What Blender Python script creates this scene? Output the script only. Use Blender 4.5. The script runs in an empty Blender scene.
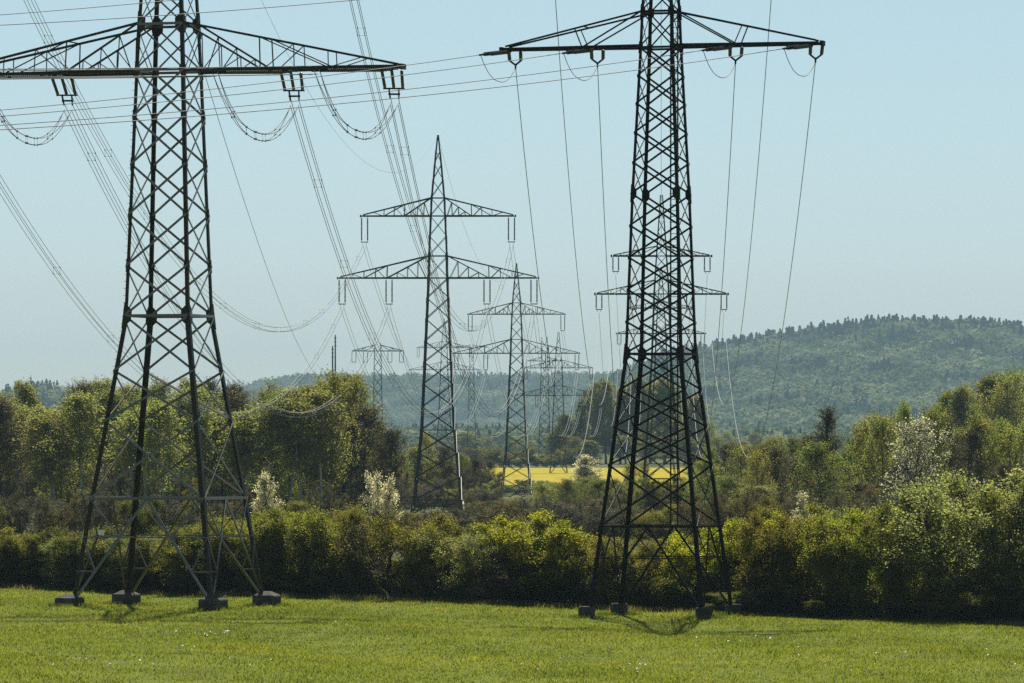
import bpy, math, random
import numpy as np
from mathutils import Vector, Matrix

C = bpy.context.scene.collection
R = math.radians
F = 5689.0          # focal length in pixels (200 mm on a 36 mm wide sensor, 1024 px)
EYE = 8.5
HY = 445.0          # picture row of the horizon

# ------------------------------------------------------------------ camera, sky, sun, exposure
cam_d = bpy.data.cameras.new("camera")
cam = bpy.data.objects.new("camera", cam_d)
C.objects.link(cam)
cam_d.lens = 200.0
cam_d.sensor_width = 36.0
cam_d.shift_y = (HY - 341.5) / 1024.0
cam_d.clip_start = 1.0
cam_d.clip_end = 40000.0
cam.location = (0, 0, EYE)
cam.rotation_euler = (R(90), 0, 0)
bpy.context.scene.camera = cam

SUN_EL, SUN_AZ = 56.0, 1.0
w = bpy.data.worlds.new("World")
bpy.context.scene.world = w
w.use_nodes = True
nt = w.node_tree
bg = nt.nodes["Background"]
sky = nt.nodes.new("ShaderNodeTexSky")
sky.sky_type = 'NISHITA'
sky.sun_disc = False
sky.sun_elevation = R(SUN_EL)
sky.sun_rotation = R(SUN_AZ)
sky.altitude = 200
sky.air_density = 0.75
sky.dust_density = 0.2
sky.ozone_density = 4.0
hsv = nt.nodes.new("ShaderNodeHueSaturation")     # the camera's muted colour of the spring sky
hsv.inputs["Saturation"].default_value = 0.74
hsv.inputs["Hue"].default_value = 0.468
hsv.inputs["Value"].default_value = 0.86
nt.links.new(sky.outputs[0], hsv.inputs["Color"])
nt.links.new(hsv.outputs[0], bg.inputs[0])
bg.inputs[1].default_value = 0.05

sun_d = bpy.data.lights.new("sun", 'SUN')
sun_d.energy = 5.0
sun_d.angle = R(0.55)
sun_d.color = (1.0, 0.94, 0.83)
sun = bpy.data.objects.new("sun", sun_d)
C.objects.link(sun)
sv = Vector((math.sin(R(SUN_AZ)) * math.cos(R(SUN_EL)), math.cos(R(SUN_AZ)) * math.cos(R(SUN_EL)), math.sin(R(SUN_EL))))
sun.rotation_euler = sv.to_track_quat('Z', 'Y').to_euler()
sun.location = (0, 100, 300)

sc = bpy.context.scene
sc.view_settings.view_transform = 'Standard'
sc.view_settings.look = 'None'
sc.view_settings.exposure = 1.1
sc.view_settings.gamma = 1.0
sc.view_settings.use_curve_mapping = False
sc.cycles.max_bounces = 6
sc.cycles.diffuse_bounces = 3
sc.cycles.transmission_bounces = 4
sc.cycles.volume_bounces = 0
sc.cycles.use_denoising = False
HAZE_D = 0.67e-4

# ------------------------------------------------------------------ helpers
ORD = ("first second third fourth fifth sixth seventh eighth ninth tenth eleventh twelfth thirteenth fourteenth fifteenth "
       "sixteenth seventeenth eighteenth nineteenth twentieth").split()
def ordinal(n):
    if n < 20: return ORD[n]
    tens = ["twenty", "thirty", "forty", "fifty", "sixty"][(n + 1) // 10 - 2]
    u = (n + 1) % 10
    return (tens[:-1] + "ieth") if u == 0 else tens + "-" + ORD[u - 1]

def tag(o, label=None, cat=None, group=None, kind=None):
    if label: o["label"] = label
    if cat: o["category"] = cat
    if group: o["group"] = group
    if kind: o["kind"] = kind
    return o

def empty(name, loc, rz=0.0):
    o = bpy.data.objects.new(name, None)
    C.objects.link(o)
    o.location = loc
    o.rotation_euler = (0, 0, rz)
    o.empty_display_size = 0.5
    return o

def mesh_np(name, V, Fc, m, parent=None, smooth=False):
    """V (n,3); Fc (k, s) faces all of one size."""
    V = np.asarray(V, dtype=np.float32); Fc = np.asarray(Fc, dtype=np.int32)
    me = bpy.data.meshes.new(name)
    k, s = Fc.shape
    me.vertices.add(len(V)); me.vertices.foreach_set("co", V.ravel())
    me.loops.add(k * s); me.loops.foreach_set("vertex_index", Fc.ravel())
    me.polygons.add(k)
    me.polygons.foreach_set("loop_start", np.arange(0, k * s, s, dtype=np.int32))
    me.polygons.foreach_set("loop_total", np.full(k, s, dtype=np.int32))
    if smooth: me.polygons.foreach_set("use_smooth", np.ones(k, dtype=bool))
    me.update(calc_edges=True)
    me.materials.append(m)
    o = bpy.data.objects.new(name, me)
    C.objects.link(o)
    if parent: o.parent = parent
    return o

class MB:
    """collects beams, tubes and plates, built as ONE mesh object."""
    def __init__(s): s.v = []; s.f = []
    def _basis(s, p, q, up):
        d = (q - p).normalized()
        up = Vector(up)
        if abs(d.dot(up)) > 0.97: up = Vector((1, 0, 0)) if abs(d.x) < 0.9 else Vector((0, 1, 0))
        a = d.cross(up).normalized(); b = a.cross(d).normalized()
        return d, a, b
    def beam(s, p, q, w, h=None, up=(0, 0, 1)):
        p = Vector(p); q = Vector(q); h = h or w
        d, a, b = s._basis(p, q, up)
        n = len(s.v)
        for c in (p, q):
            for i, j in ((-1, -1), (1, -1), (1, 1), (-1, 1)):
                s.v.append(c + a * (i * w / 2) + b * (j * h / 2))
        s.f += [(n, n+1, n+2, n+3), (n+7, n+6, n+5, n+4)] + [(n+i, n+4+i, n+4+(i+1) % 4, n+(i+1) % 4) for i in range(4)]
    def angle(s, p, q, w, t, ax, ay):
        """L-section: two plates from the corner line p-q going along ax and ay."""
        p = Vector(p); q = Vector(q); ax = Vector(ax); ay = Vector(ay)
        for u, vv in ((ax, ay), (ay, ax)):
            n = len(s.v)
            o0 = vv * (0.0 if u is ax else t)
            for c in (p, q):
                for i, j in ((0, 0), (1, 0), (1, 1), (0, 1)):
                    s.v.append(c + u * (i * w) + vv * (j * t) + (Vector((0, 0, 0)) if u is ax else u * t * 1.01))
            s.f += [(n, n+1, n+2, n+3), (n+7, n+6, n+5, n+4)] + [(n+i, n+4+i, n+4+(i+1) % 4, n+(i+1) % 4) for i in range(4)]
    def tube(s, pts, rad, sides=3):
        pts = [Vector(p) for p in pts]
        m = len(pts)
        if not hasattr(rad, '__len__'): rad = [rad] * m
        n0 = len(s.v)
        for k, p in enumerate(pts):
            d = (pts[min(k+1, m-1)] - pts[max(k-1, 0)])
            if d.length < 1e-9: d = Vector((0, 0, 1))
            d.normalize()
            up = Vector((0, 0, 1)) if abs(d.z) < 0.95 else Vector((1, 0, 0))
            a = d.cross(up).normalized(); b = a.cross(d)
            for i in range(sides):
                t = 2 * math.pi * i / sides
                s.v.append(p + (a * math.cos(t) + b * math.sin(t)) * rad[k])
        for k in range(m - 1):
            for i in range(sides):
                j = (i + 1) % sides
                s.f.append((n0 + k*sides + i, n0 + k*sides + j, n0 + (k+1)*sides + j, n0 + (k+1)*sides + i))
        s.f.append(tuple(n0 + i for i in range(sides))[::-1])
        s.f.append(tuple(n0 + (m-1)*sides + i for i in range(sides)))
    def lathe(s, p, q, prof, sides=8):
        """prof: [(t along pq, radius)]"""
        p = Vector(p); q = Vector(q)
        s.tube_raw([p.lerp(q, t) for t, _ in prof], [r for _, r in prof], (q - p).normalized(), sides)
    def tube_raw(s, pts, rad, d, sides):
        up = Vector((0, 0, 1)) if abs(d.z) < 0.95 else Vector((1, 0, 0))
        a = d.cross(up).normalized(); b = a.cross(d)
        n0 = len(s.v); m = len(pts)
        for p, r in zip(pts, rad):
            for i in range(sides):
                t = 2 * math.pi * i / sides
                s.v.append(p + (a * math.cos(t) + b * math.sin(t)) * r)
        for k in range(m - 1):
            for i in range(sides):
                j = (i + 1) % sides
                s.f.append((n0 + k*sides + i, n0 + k*sides + j, n0 + (k+1)*sides + j, n0 + (k+1)*sides + i))
        s.f.append(tuple(n0 + i for i in range(sides))[::-1])
        s.f.append(tuple(n0 + (m-1)*sides + i for i in range(sides)))
    def plate(s, pts, nrm, t):
        nrm = Vector(nrm).normalized()
        n = len(s.v); k = len(pts)
        for c in (-t / 2, t / 2):
            for p in pts: s.v.append(Vector(p) + nrm * c)
        s.f.append(tuple(range(n, n + k))[::-1]); s.f.append(tuple(range(n + k, n + 2*k)))
        for i in range(k):
            j = (i + 1) % k
            s.f.append((n + i, n + j, n + k + j, n + k + i))
    def build(s, name, m, parent=None, smooth=False):
        me = bpy.data.meshes.new(name)
        me.from_pydata([tuple(x) for x in s.v], [], s.f)
        if smooth: me.polygons.foreach_set("use_smooth", np.ones(len(me.polygons), dtype=bool))
        me.materials.append(m)
        me.update()
        o = bpy.data.objects.new(name, me)
        C.objects.link(o)
        if parent: o.parent = parent
        return o

def copy_tree(o, parent=None):
    c = o.copy(); C.objects.link(c)
    if parent: c.parent = parent
    for ch in list(o.children): copy_tree(ch, c)
    return c

# ------------------------------------------------------------------ materials
def new_mat(name):
    m = bpy.data.materials.new(name); m.use_nodes = True
    n = m.node_tree; n.nodes.clear()
    return m, n, n.nodes.new("ShaderNodeOutputMaterial")

def N(n, typ, **kw):
    x = n.nodes.new(typ)
    for k, v in kw.items(): setattr(x, k, v)
    return x

def ramp(n, fac, stops):
    r = N(n, "ShaderNodeValToRGB")
    e = r.color_ramp.elements
    while len(e) < len(stops): e.new(0.5)
    for i, (p, c) in enumerate(stops):
        e[i].position = p; e[i].color = (*c, 1)
    n.links.new(fac, r.inputs[0])
    return r.outputs[0]

def noise(n, scale, detail=3, rough=0.55, obj=True, vec=None):
    t = N(n, "ShaderNodeTexNoise")
    t.inputs["Scale"].default_value = scale; t.inputs["Detail"].default_value = detail; t.inputs["Roughness"].default_value = rough
    if vec is None:
        if obj: vec = N(n, "ShaderNodeTexCoord").outputs["Object"]
        else: vec = N(n, "ShaderNodeNewGeometry").outputs["Position"]
    n.links.new(vec, t.inputs["Vector"])
    return t.outputs[0]

def leaf_mat(name, cols, transl=0.45, hue=0.03, val=0.35, sc_=0.9, sc2=None):
    """cols: dark-to-light stops of leaf pigment; clumps vary by noise, single plants by the object's random number."""
    m, n, out = new_mat(name)
    f = noise(n, sc_, 4, 0.7)
    if sc2:
        f2 = noise(n, sc2, 3, 0.6); mm = N(n, "ShaderNodeMix"); mm.inputs[0].default_value = 0.55
        n.links.new(f, mm.inputs[2]); n.links.new(f2, mm.inputs[3]); f = mm.outputs[0]
    c = ramp(n, f, [(0.3 + 0.4 * i / (len(cols) - 1), k) for i, k in enumerate(cols)])
    oi = N(n, "ShaderNodeObjectInfo")
    hs = N(n, "ShaderNodeHueSaturation")
    def mp(lo, hi, src):
        r = N(n, "ShaderNodeMapRange"); n.links.new(src, r.inputs[0]); r.inputs[3].default_value = lo; r.inputs[4].default_value = hi
        return r.outputs[0]
    mul = N(n, "ShaderNodeMath", operation='MULTIPLY'); n.links.new(oi.outputs["Random"], mul.inputs[0]); mul.inputs[1].default_value = 7.31
    fr = N(n, "ShaderNodeMath", operation='FRACT'); n.links.new(mul.outputs[0], fr.inputs[0])
    n.links.new(mp(0.5 - hue, 0.5 + hue, oi.outputs["Random"]), hs.inputs["Hue"])
    n.links.new(mp(1 - val, 1 + val, fr.outputs[0]), hs.inputs["Value"])
    n.links.new(c, hs.inputs["Color"])
    d = N(n, "ShaderNodeBsdfDiffuse"); t = N(n, "ShaderNodeBsdfTranslucent")
    g = N(n, "ShaderNodeBsdfGlossy"); g.inputs["Roughness"].default_value = 0.45; g.inputs["Color"].default_value = (0.7, 0.7, 0.7, 1)
    n.links.new(hs.outputs[0], d.inputs[0])
    br = N(n, "ShaderNodeMixRGB", blend_type='MULTIPLY'); br.inputs[0].default_value = 1; br.inputs[2].default_value = (1.5, 1.5, 0.75, 1)
    n.links.new(hs.outputs[0], br.inputs[1]); n.links.new(br.outputs[0], t.inputs[0])
    mx = N(n, "ShaderNodeMixShader"); mx.inputs[0].default_value = transl
    n.links.new(d.outputs[0], mx.inputs[1]); n.links.new(t.outputs[0], mx.inputs[2])
    m2 = N(n, "ShaderNodeMixShader"); m2.inputs[0].default_value = 0.014
    n.links.new(mx.outputs[0], m2.inputs[1]); n.links.new(g.outputs[0], m2.inputs[2])
    n.links.new(m2.outputs[0], out.inputs[0])
    return m

def rough_mat(name, stops, scale, rough=0.85, spec=0.3, metal=0.0, obj=True, bump=0.0, detail=4):
    m, n, out = new_mat(name)
    p = N(n, "ShaderNodeBsdfPrincipled")
    f = noise(n, scale, detail, 0.6, obj)
    n.links.new(ramp(n, f, stops), p.inputs["Base Color"])
    p.inputs["Roughness"].default_value = rough
    p.inputs["Metallic"].default_value = metal
    p.inputs["Specular IOR Level"].default_value = spec
    if bump:
        b = N(n, "ShaderNodeBump"); b.inputs["Strength"].default_value = bump
        n.links.new(f, b.inputs["Height"]); n.links.new(b.outputs[0], p.inputs["Normal"])
    n.links.new(p.outputs[0], out.inputs[0])
    return m

M = {}
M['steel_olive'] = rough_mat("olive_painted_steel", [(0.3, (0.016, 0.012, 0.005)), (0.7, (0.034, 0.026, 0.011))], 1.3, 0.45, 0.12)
M['steel_brace'] = rough_mat("olive_painted_braces", [(0.3, (0.030, 0.024, 0.012)), (0.7, (0.058, 0.046, 0.024))], 1.3, 0.24, 0.8)  # olive paint lightened and made glossier to bring out sun glints on the braces
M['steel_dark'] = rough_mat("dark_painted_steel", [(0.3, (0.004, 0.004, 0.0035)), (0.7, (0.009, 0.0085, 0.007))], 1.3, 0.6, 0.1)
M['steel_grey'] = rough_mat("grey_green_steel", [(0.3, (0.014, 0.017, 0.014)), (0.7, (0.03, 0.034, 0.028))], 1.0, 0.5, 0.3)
M['insulator'] = rough_mat("brown_porcelain", [(0.3, (0.012, 0.009, 0.008)), (0.7, (0.03, 0.02, 0.016))], 2.0, 0.3, 0.5)
M['wire'] = rough_mat("weathered_aluminium", [(0.3, (0.09, 0.09, 0.09)), (0.7, (0.15, 0.15, 0.15))], 0.3, 0.65, 0.3, 0.0)
M['wire_glint'] = rough_mat("sunlit_aluminium", [(0.3, (0.22, 0.22, 0.215)), (0.7, (0.32, 0.32, 0.31))], 0.3, 0.5, 0.4, 0.0)  # same aluminium in a lighter tone, the sun's glint put into the colour
M['concrete'] = rough_mat("concrete", [(0.25, (0.02, 0.019, 0.016)), (0.5, (0.045, 0.042, 0.036)), (0.8, (0.10, 0.094, 0.083))], 2.2, 0.9, 0.2, bump=0.4)
M['sign_white'] = rough_mat("white_enamel", [(0.3, (0.6, 0.6, 0.58)), (0.7, (0.75, 0.75, 0.72))], 5, 0.4)
M['sign_yellow'] = rough_mat("yellow_enamel", [(0.3, (0.55, 0.42, 0.03)), (0.7, (0.7, 0.55, 0.05))], 5, 0.4)
M['sign_black'] = rough_mat("black_enamel", [(0.3, (0.015, 0.015, 0.015)), (0.7, (0.02, 0.02, 0.02))], 5, 0.4)
M['bark'] = rough_mat("dark_bark", [(0.3, (0.022, 0.018, 0.014)), (0.7, (0.06, 0.05, 0.04))], 3.0, 0.95, 0.1)
M['bark_grey'] = rough_mat("grey_bark", [(0.3, (0.045, 0.040, 0.034)), (0.7, (0.11, 0.10, 0.088))], 3.0, 0.95, 0.1)
M['bark_birch'] = rough_mat("birch_bark", [(0.36, (0.04, 0.036, 0.03)), (0.46, (0.26, 0.25, 0.22)), (0.8, (0.42, 0.40, 0.36))], 2.2, 0.9, 0.1)
M['twig'] = rough_mat("brown_twig", [(0.3, (0.035, 0.028, 0.022)), (0.7, (0.085, 0.07, 0.055))], 2.0, 0.95, 0.1)
M['wood_post'] = rough_mat("weathered_post", [(0.3, (0.12, 0.11, 0.09)), (0.7, (0.22, 0.2, 0.17))], 3.0, 0.9, 0.1)

# ------------------------------------------------------------------ terrain
def lerp_tab(x, tab):
    return np.interp(x, [a for a, _ in tab], [b for _, b in tab])
PROF = [(-2000, 0), (700, 0), (1050, -0.3), (1200, -0.5), (1620, 2.7), (1900, 5.2), (2300, 4.0), (3000, 3), (12000, 3)]
def gz(x, y):
    x = np.asarray(x, dtype=float); y = np.asarray(y, dtype=float)
    near = np.clip((520 - y) / 160, 0, 1)
    z = -0.012 * np.clip(x, -90, 90) * near
    z = z + lerp_tab(y, PROF)
    z = z - 2.2 * np.exp(-((x - 0.7) / 16) ** 2 - ((y - 1062) / 60) ** 2)
    z = z + near * (0.10 * np.sin(x * 0.21 + y * 0.05) * np.sin(y * 0.083 + 1.3) + 0.05 * np.sin(x * 0.6 + 2 + y * 0.11))
    return z
def g(x, y): return float(gz(x, y))
def at(px, py, Y): return Vector(((px - 512) * Y / F, Y, EYE + (HY - py) * Y / F))
def gx(px, Y): return (px - 512) * Y / F

def grid_sheet(name, xs, ys, zf, m, dz=0.0):
    X, Y = np.meshgrid(xs, ys)
    Z = zf(X, Y) + dz
    V = np.stack([X.ravel(), Y.ravel(), Z.ravel()], 1)
    nx, ny = len(xs), len(ys)
    i = np.arange(nx - 1)[None, :] + np.arange(ny - 1)[:, None] * nx
    Fc = np.stack([i, i + 1, i + 1 + nx, i + nx], -1).reshape(-1, 4)
    return mesh_np(name, V, Fc, m, smooth=True)

M['soil'] = rough_mat("rough_grassland", [(0.3, (0.035, 0.04, 0.016)), (0.5, (0.06, 0.07, 0.026)), (0.72, (0.10, 0.09, 0.045))], 0.09, 1.0, 0.05, obj=False, detail=8)
M['meadow'] = rough_mat("meadow_turf", [(0.3, (0.06, 0.075, 0.012)), (0.5, (0.085, 0.105, 0.016)), (0.7, (0.11, 0.12, 0.022))], 0.12, 1.0, 0.05, obj=False, detail=9)
M['rape'] = rough_mat("rapeseed_flowers", [(0.3, (0.10, 0.12, 0.012)), (0.46, (0.22, 0.18, 0.010)), (0.7, (0.32, 0.25, 0.014))], 0.3, 1.0, 0.05, obj=False, detail=6)
M['road'] = rough_mat("pale_gravel_track", [(0.3, (0.06, 0.06, 0.055)), (0.7, (0.10, 0.10, 0.09))], 0.4, 1.0, 0.05, obj=False)

xs = np.concatenate([np.linspace(-9000, -400, 18), np.linspace(-380, -75, 12), np.linspace(-70, 70, 71), np.linspace(75, 380, 12), np.linspace(400, 9000, 18)])
ys = np.concatenate([np.linspace(-1500, 100, 12), np.linspace(110, 420, 78), np.linspace(440, 1200, 40), np.linspace(1220, 2400, 25), np.linspace(2500, 12000, 20)])
ground = grid_sheet("ground", xs, ys, gz, M['soil']); tag(ground, kind="structure")

def edge_y(x): return np.clip(298 - 0.89 * np.asarray(x, dtype=float), 240, 345) + 1.2 * np.sin(np.asarray(x) * 0.5) + 0.7 * np.sin(np.asarray(x) * 1.7 + 1)
t_ = np.linspace(0, 1, 120)
X, T = np.meshgrid(np.linspace(-160, 160, 161), t_)
Ym = -60 + T * (edge_y(X) + 60)
V = np.stack([X.ravel(), Ym.ravel(), (gz(X, Ym) + 0.03).ravel()], 1)
nx = 161; i = np.arange(nx - 1)[None, :] + np.arange(119)[:, None] * nx
meadow = mesh_np("meadow", V, np.stack([i, i + 1, i + 1 + nx, i + nx], -1).reshape(-1, 4), M['meadow'], smooth=True); tag(meadow, kind="structure")

field = grid_sheet("rapeseed_field", np.linspace(-60, 75, 30), np.linspace(1195, 1510, 40), gz, M['rape'], 0.6)
tag(field, "bright yellow rapeseed field in flower between dark hedges", "field", kind="structure")
road = grid_sheet("track", np.linspace(24, 120, 40), np.linspace(880, 960, 6), lambda a, b: gz(a, b), M['road'], 0.05); tag(road, kind="structure")

# hills ---------------------------------------------------------------
def hill_fn(pts, Yr, Yf):
    """height above the plain: ridge line given in picture columns and rows at distance Yr, foot at Yf."""
    px = np.array([p[0] for p in pts], float); py = np.array([p[1] for p in pts], float)
    Xr = (px - 512) * Yr / F; Zr = EYE + (HY - py) * Yr / F
    def f(x, y):
        x = np.asarray(x, float); y = np.asarray(y, float)
        r = np.interp(x, Xr, Zr)
        t = np.clip((y - Yf) / (Yr - Yf), 0, 1)
        s = t ** 1.15
        b = np.clip((y - Yr) / (Yr - Yf), 0, 1)
        und = 4.0 * np.sin(x * 0.021 + y * 0.006) + 3.0 * np.sin(x * 0.043 - y * 0.011 + 2)
        return 4.0 + (r - 4.0) * s * (1 - b * b) + und * s * (1 - s) * 2.5
    return f, Xr[0], Xr[-1]
hills = {}
def make_hill(name, pts, Yr, Yf, m):
    f, xa, xb = hill_fn(pts, Yr, Yf)
    o = grid_sheet(name, np.linspace(xa, xb, 70), np.linspace(Yf, Yr + (Yr - Yf) * 0.98, 60), f, m)
    tag(o, kind="structure"); hills[name] = f
    return f, xa, xb
M['hill'] = rough_mat("hill_ground", [(0.3, (0.035, 0.055, 0.02)), (0.7, (0.06, 0.08, 0.03))], 0.01, 1.0, 0.05, obj=False)
HR = make_hill("hill", [(560, 449), (600, 402), (640, 381), (680, 368), (720, 361), (760, 355), (800, 348), (840, 342), (880, 338), (930, 337), (980, 339), (1030, 344), (1100, 358), (1250, 390), (1400, 449)], 7000, 5300, M['hill'])
HL = make_hill("far_hill", [(60, 449), (180, 410), (240, 400), (262, 391), (300, 386), (360, 386), (420, 386), (480, 386), (560, 384), (640, 384), (760, 400), (900, 449)], 9600, 8100, M['hill'])
HS = make_hill("wooded_rise", [(-260, 449), (-60, 425), (0, 406), (35, 398), (60, 402), (85, 416), (140, 432), (220, 449)], 5600, 4900, M['hill'])

# ------------------------------------------------------------------ haze
hz = MB()
x0, x1, y0, y1, z0, z1 = -9100, 9100, -1600, 12100, -6.0, 215.0
hv = [(x0, y0, z0), (x1, y0, z0), (x1, y1, z0), (x0, y1, z0), (x0, y0, z1), (x1, y0, z1), (x1, y1, z1), (x0, y1, z1)]
hme = bpy.data.meshes.new("haze"); hme.from_pydata(hv, [], [(3, 2, 1, 0), (4, 5, 6, 7), (0, 1, 5, 4), (1, 2, 6, 5), (2, 3, 7, 6), (3, 0, 4, 7)])
hm, hn, hout = new_mat("haze_air")
pv = N(hn, "ShaderNodeVolumePrincipled")
pv.inputs["Color"].default_value = (0.60, 0.87, 1.0, 1)
pv.inputs["Density"].default_value = HAZE_D
pv.inputs["Anisotropy"].default_value = -0.32
hn.links.new(pv.outputs[0], hout.inputs["Volume"])
hme.materials.append(hm)
haze = bpy.data.objects.new("haze", hme); C.objects.link(haze); tag(haze, kind="stuff")

# ------------------------------------------------------------------ lattice pylons
def interp(tab, z):
    return float(np.interp(z, [a for a, _ in tab], [b for _, b in tab]))

def arm_mesh(S, a, sg, par, mat):
    H = lambda z: interp(S['profile'], z)
    mb = MB(); z, zt, L, td = a['z'], a['zt'], a['L'], a.get('td', 0.25)
    h0, ht = H(z), H(zt)
    bw, tw, ww = a['bw'], a['tw'], a['ww']
    bot = lambda t, s: Vector((sg * (h0 + (L - h0) * t), s * (h0 + (td - h0) * t), z))
    top = lambda t, s: Vector((sg * (ht + (L - ht) * t), s * (ht + (td - ht) * t), zt + (z + 0.12 - zt) * t))
    for s in (-1, 1):
        mb.beam(bot(0, s), bot(1, s), bw); mb.beam(top(0, s), top(0.985, s), tw)
        n1, n2 = a.get('n', (0.42, 0.70))
        mb.beam(top(0, s), bot(n1, s), tw * 0.8)
        mb.beam(bot(n1, s), top(n1 + (0.06 if a.get('plain') else 0), s), ww)
        if a.get('plain'): continue
        mb.beam(top(n1, s), bot(n2, s), ww)
        mb.beam(bot(n1 + .02, s), top((n1 + n2) / 2, s), ww * 0.8); mb.beam(bot((n1 + n2) / 2, s), top((n1 + n2) / 2, s), ww * 0.8)
        mb.beam(bot(n2, s), top(n2, s), ww * 0.8); mb.beam(bot(n2, s), top((n2 + 1) / 2, s), ww * 0.8); 
        if a.get('sub', True):
            dg = lambda t: top(0, s).lerp(bot(n1, s), t)
            for k in (0.25, 0.5, 0.75):
                b = bot(n1 * k, s); mb.beam(b, dg(k), ww * 0.8)
            mb.beam(bot(0.02, s), dg(0.25), ww * 0.8); mb.beam(bot(n1 * 0.25, s), dg(0.5), ww * 0.8); mb.beam(bot(n1 * 0.5, s), dg(0.75), ww * .8)
    k = a.get('zig', 9)
    for i in range(k):
        t0_, t1_ = i / k, (i + 1) / k
        s = 1 if i % 2 else -1
        mb.beam(bot(t0_, s), bot(t1_, -s), ww); mb.beam(bot(t1_, -1), bot(t1_, 1), ww * 0.9)
    for t in (a.get('n', (0.42, 0.7))[0],):
        mb.beam(top(t, -1), top(t, 1), ww)
    mb.beam(bot(1, -1) + Vector((sg * bw, 0, 0)), bot(1, 1) + Vector((sg * bw, 0, 0)), bw, bw * 1.6)
    return mb.build("crossarm", mat, par)

def build_pylon(S, label, group, loc, rz, mat, detail=True):
    root = empty("lattice_pylon", loc, rz); tag(root, label, "pylon", group)
    P = S['profile']; H = lambda z: interp(P, z)
    ztop = P[-1][0]; zs = [p[0] for p in P]
    lw, bw = S['lw'], S['bw']
    cor = [(1, 1), (-1, 1), (-1, -1), (1, -1)]
    pt = lambda c, z: Vector((c[0] * H(z), c[1] * H(z), z))
    for c in cor:
        mb = MB()
        for a_, b_ in zip(zs[:-1], zs[1:]):
            wv = lw * (1.0 if b_ < S.get('thin', ztop * .75) else 0.75)
            if detail: mb.angle(pt(c, a_), pt(c, b_), wv, wv * 0.16, (-c[0], 0, 0), (0, -c[1], 0))
            else: mb.beam(pt(c, a_), pt(c, b_), wv * 0.8, up=(1, 0, 0))
        for z, sz in S.get('plates', []):
            p = pt(c, z); q = pt(c, z - sz); r = pt(c, z + sz)
            for ax, nrm in ((Vector((-c[0], 0, 0)), (0, 1, 0)), (Vector((0, -c[1], 0)), (1, 0, 0))):
                off = Vector(nrm) * (c[0] if nrm[0] else c[1]) * 0.02
                mb.plate([q + off, p.lerp(q, .4) + ax * sz * 0.62 + off, p.lerp(r, .4) + ax * sz * 0.62 + off, r + off], nrm, 0.03)
        mb.build("leg", mat, root)
    faces = [(cor[i], cor[(i + 1) % 4]) for i in range(4)]
    for fi, (c, d) in enumerate(faces):
        mb = MB()
        nrm = Vector((c[0] + d[0], c[1] + d[1], 0)).normalized()
        nodes = S['nodes']
        for z0_, z1_ in zip(nodes[:-1], nodes[1:]):
            o = nrm * bw * 0.35
            bwz = bw * (1.0 if abs(nrm.y) > .5 else S.get('side', 1.0)) * (1.0 if z1_ < S['arms'][0]['z'] + 0.5 else 0.75)
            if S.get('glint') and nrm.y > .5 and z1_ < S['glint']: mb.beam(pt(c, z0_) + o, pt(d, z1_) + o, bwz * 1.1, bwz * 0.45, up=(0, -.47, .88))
            else: mb.beam(pt(c, z0_) + o, pt(d, z1_) + o, bwz, bwz * 0.4, up=nrm)
            mb.beam(pt(d, z0_) - o, pt(c, z1_) - o, bwz, bwz * 0.4, up=nrm)
        for z in S['horiz']:
            mb.beam(pt(c, z), pt(d, z), bw * S.get('hw', 1.0), up=nrm)
        # foot panel: inverted V from the middle of the lowest frame to the feet, with secondary struts
        zk = S['nodes'][0]
        mid = (pt(c, zk) + pt(d, zk)) / 2
        for e in (c, d):
            foot = pt(e, 0.25)
            mb.beam(mid, foot, bw * 1.05, bw * 0.6, up=nrm)
            if detail:
                for k in (0.36, 0.68):
                    a_ = mid.lerp(foot, k); mb.beam(a_, pt(e, a_.z), bw * 0.55, up=nrm)
                a_ = mid.lerp(foot, 0.36); b_ = mid.lerp(foot, 0.68)
                mb.beam(a_, pt(e, zk), bw * 0.5, up=nrm); mb.beam(b_, pt(e, mid.lerp(foot, .36).z), bw * 0.5, up=nrm)
        if detail and S.get('ktop'):
            zu = S['ktop']
            for e in (c, d): mb.beam(mid, pt(e, zu), bw * 0.9, bw * 0.4, up=nrm)
        if detail and S.get('ring'):
            a_ = mid.lerp(pt(c, .25), .36); b_ = mid.lerp(pt(d, .25), .36)
            mb.beam(a_, b_, bw * 0.6, up=nrm)
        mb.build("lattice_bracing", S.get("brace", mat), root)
    arms = {}
    for a in S['arms']:
        for sg in (-1, 1):
            arms[(a['id'], sg)] = arm_mesh(S, a, sg, root, mat)
    if S.get('found'):
        fw, fh = S['found']
        for c in cor:
            mb = MB(); p = pt(c, 0); q = fw / 2
            zb = -0.75
            ring = lambda s, z: [(p.x - s, p.y - s, z), (p.x + s, p.y - s, z), (p.x + s, p.y + s, z), (p.x - s, p.y + s, z)]
            n = 0
            lv = [ring(q, zb), ring(q, fh - 0.12), ring(q * 0.94, fh - 0.06), ring(q * 0.34, fh + 0.14)] if S.get('cap') else [ring(q, zb), ring(q, fh - 0.05), ring(q * 0.93, fh)]
            if not S.get('cap'):
                rr = lambda s, z: [(p.x + s * math.cos(k * math.pi / 6), p.y + s * math.sin(k * math.pi / 6), z) for k in range(12)]
                lv = [rr(q, zb), rr(q, fh - 0.06), rr(q * 0.92, fh)]
            k_ = len(lv[0])
            for r_ in lv: mb.v += [Vector(x) for x in r_]
            for l in range(len(lv) - 1):
                for i in range(k_):
                    j = (i + 1) % k_
                    mb.f.append((l*k_ + i, l*k_ + j, (l+1)*k_ + j, (l+1)*k_ + i))
            mb.f.append(tuple((len(lv)-1)*k_ + i for i in range(k_)))
            mb.build("foundation", M['concrete'], root)
    return root, arms

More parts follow.
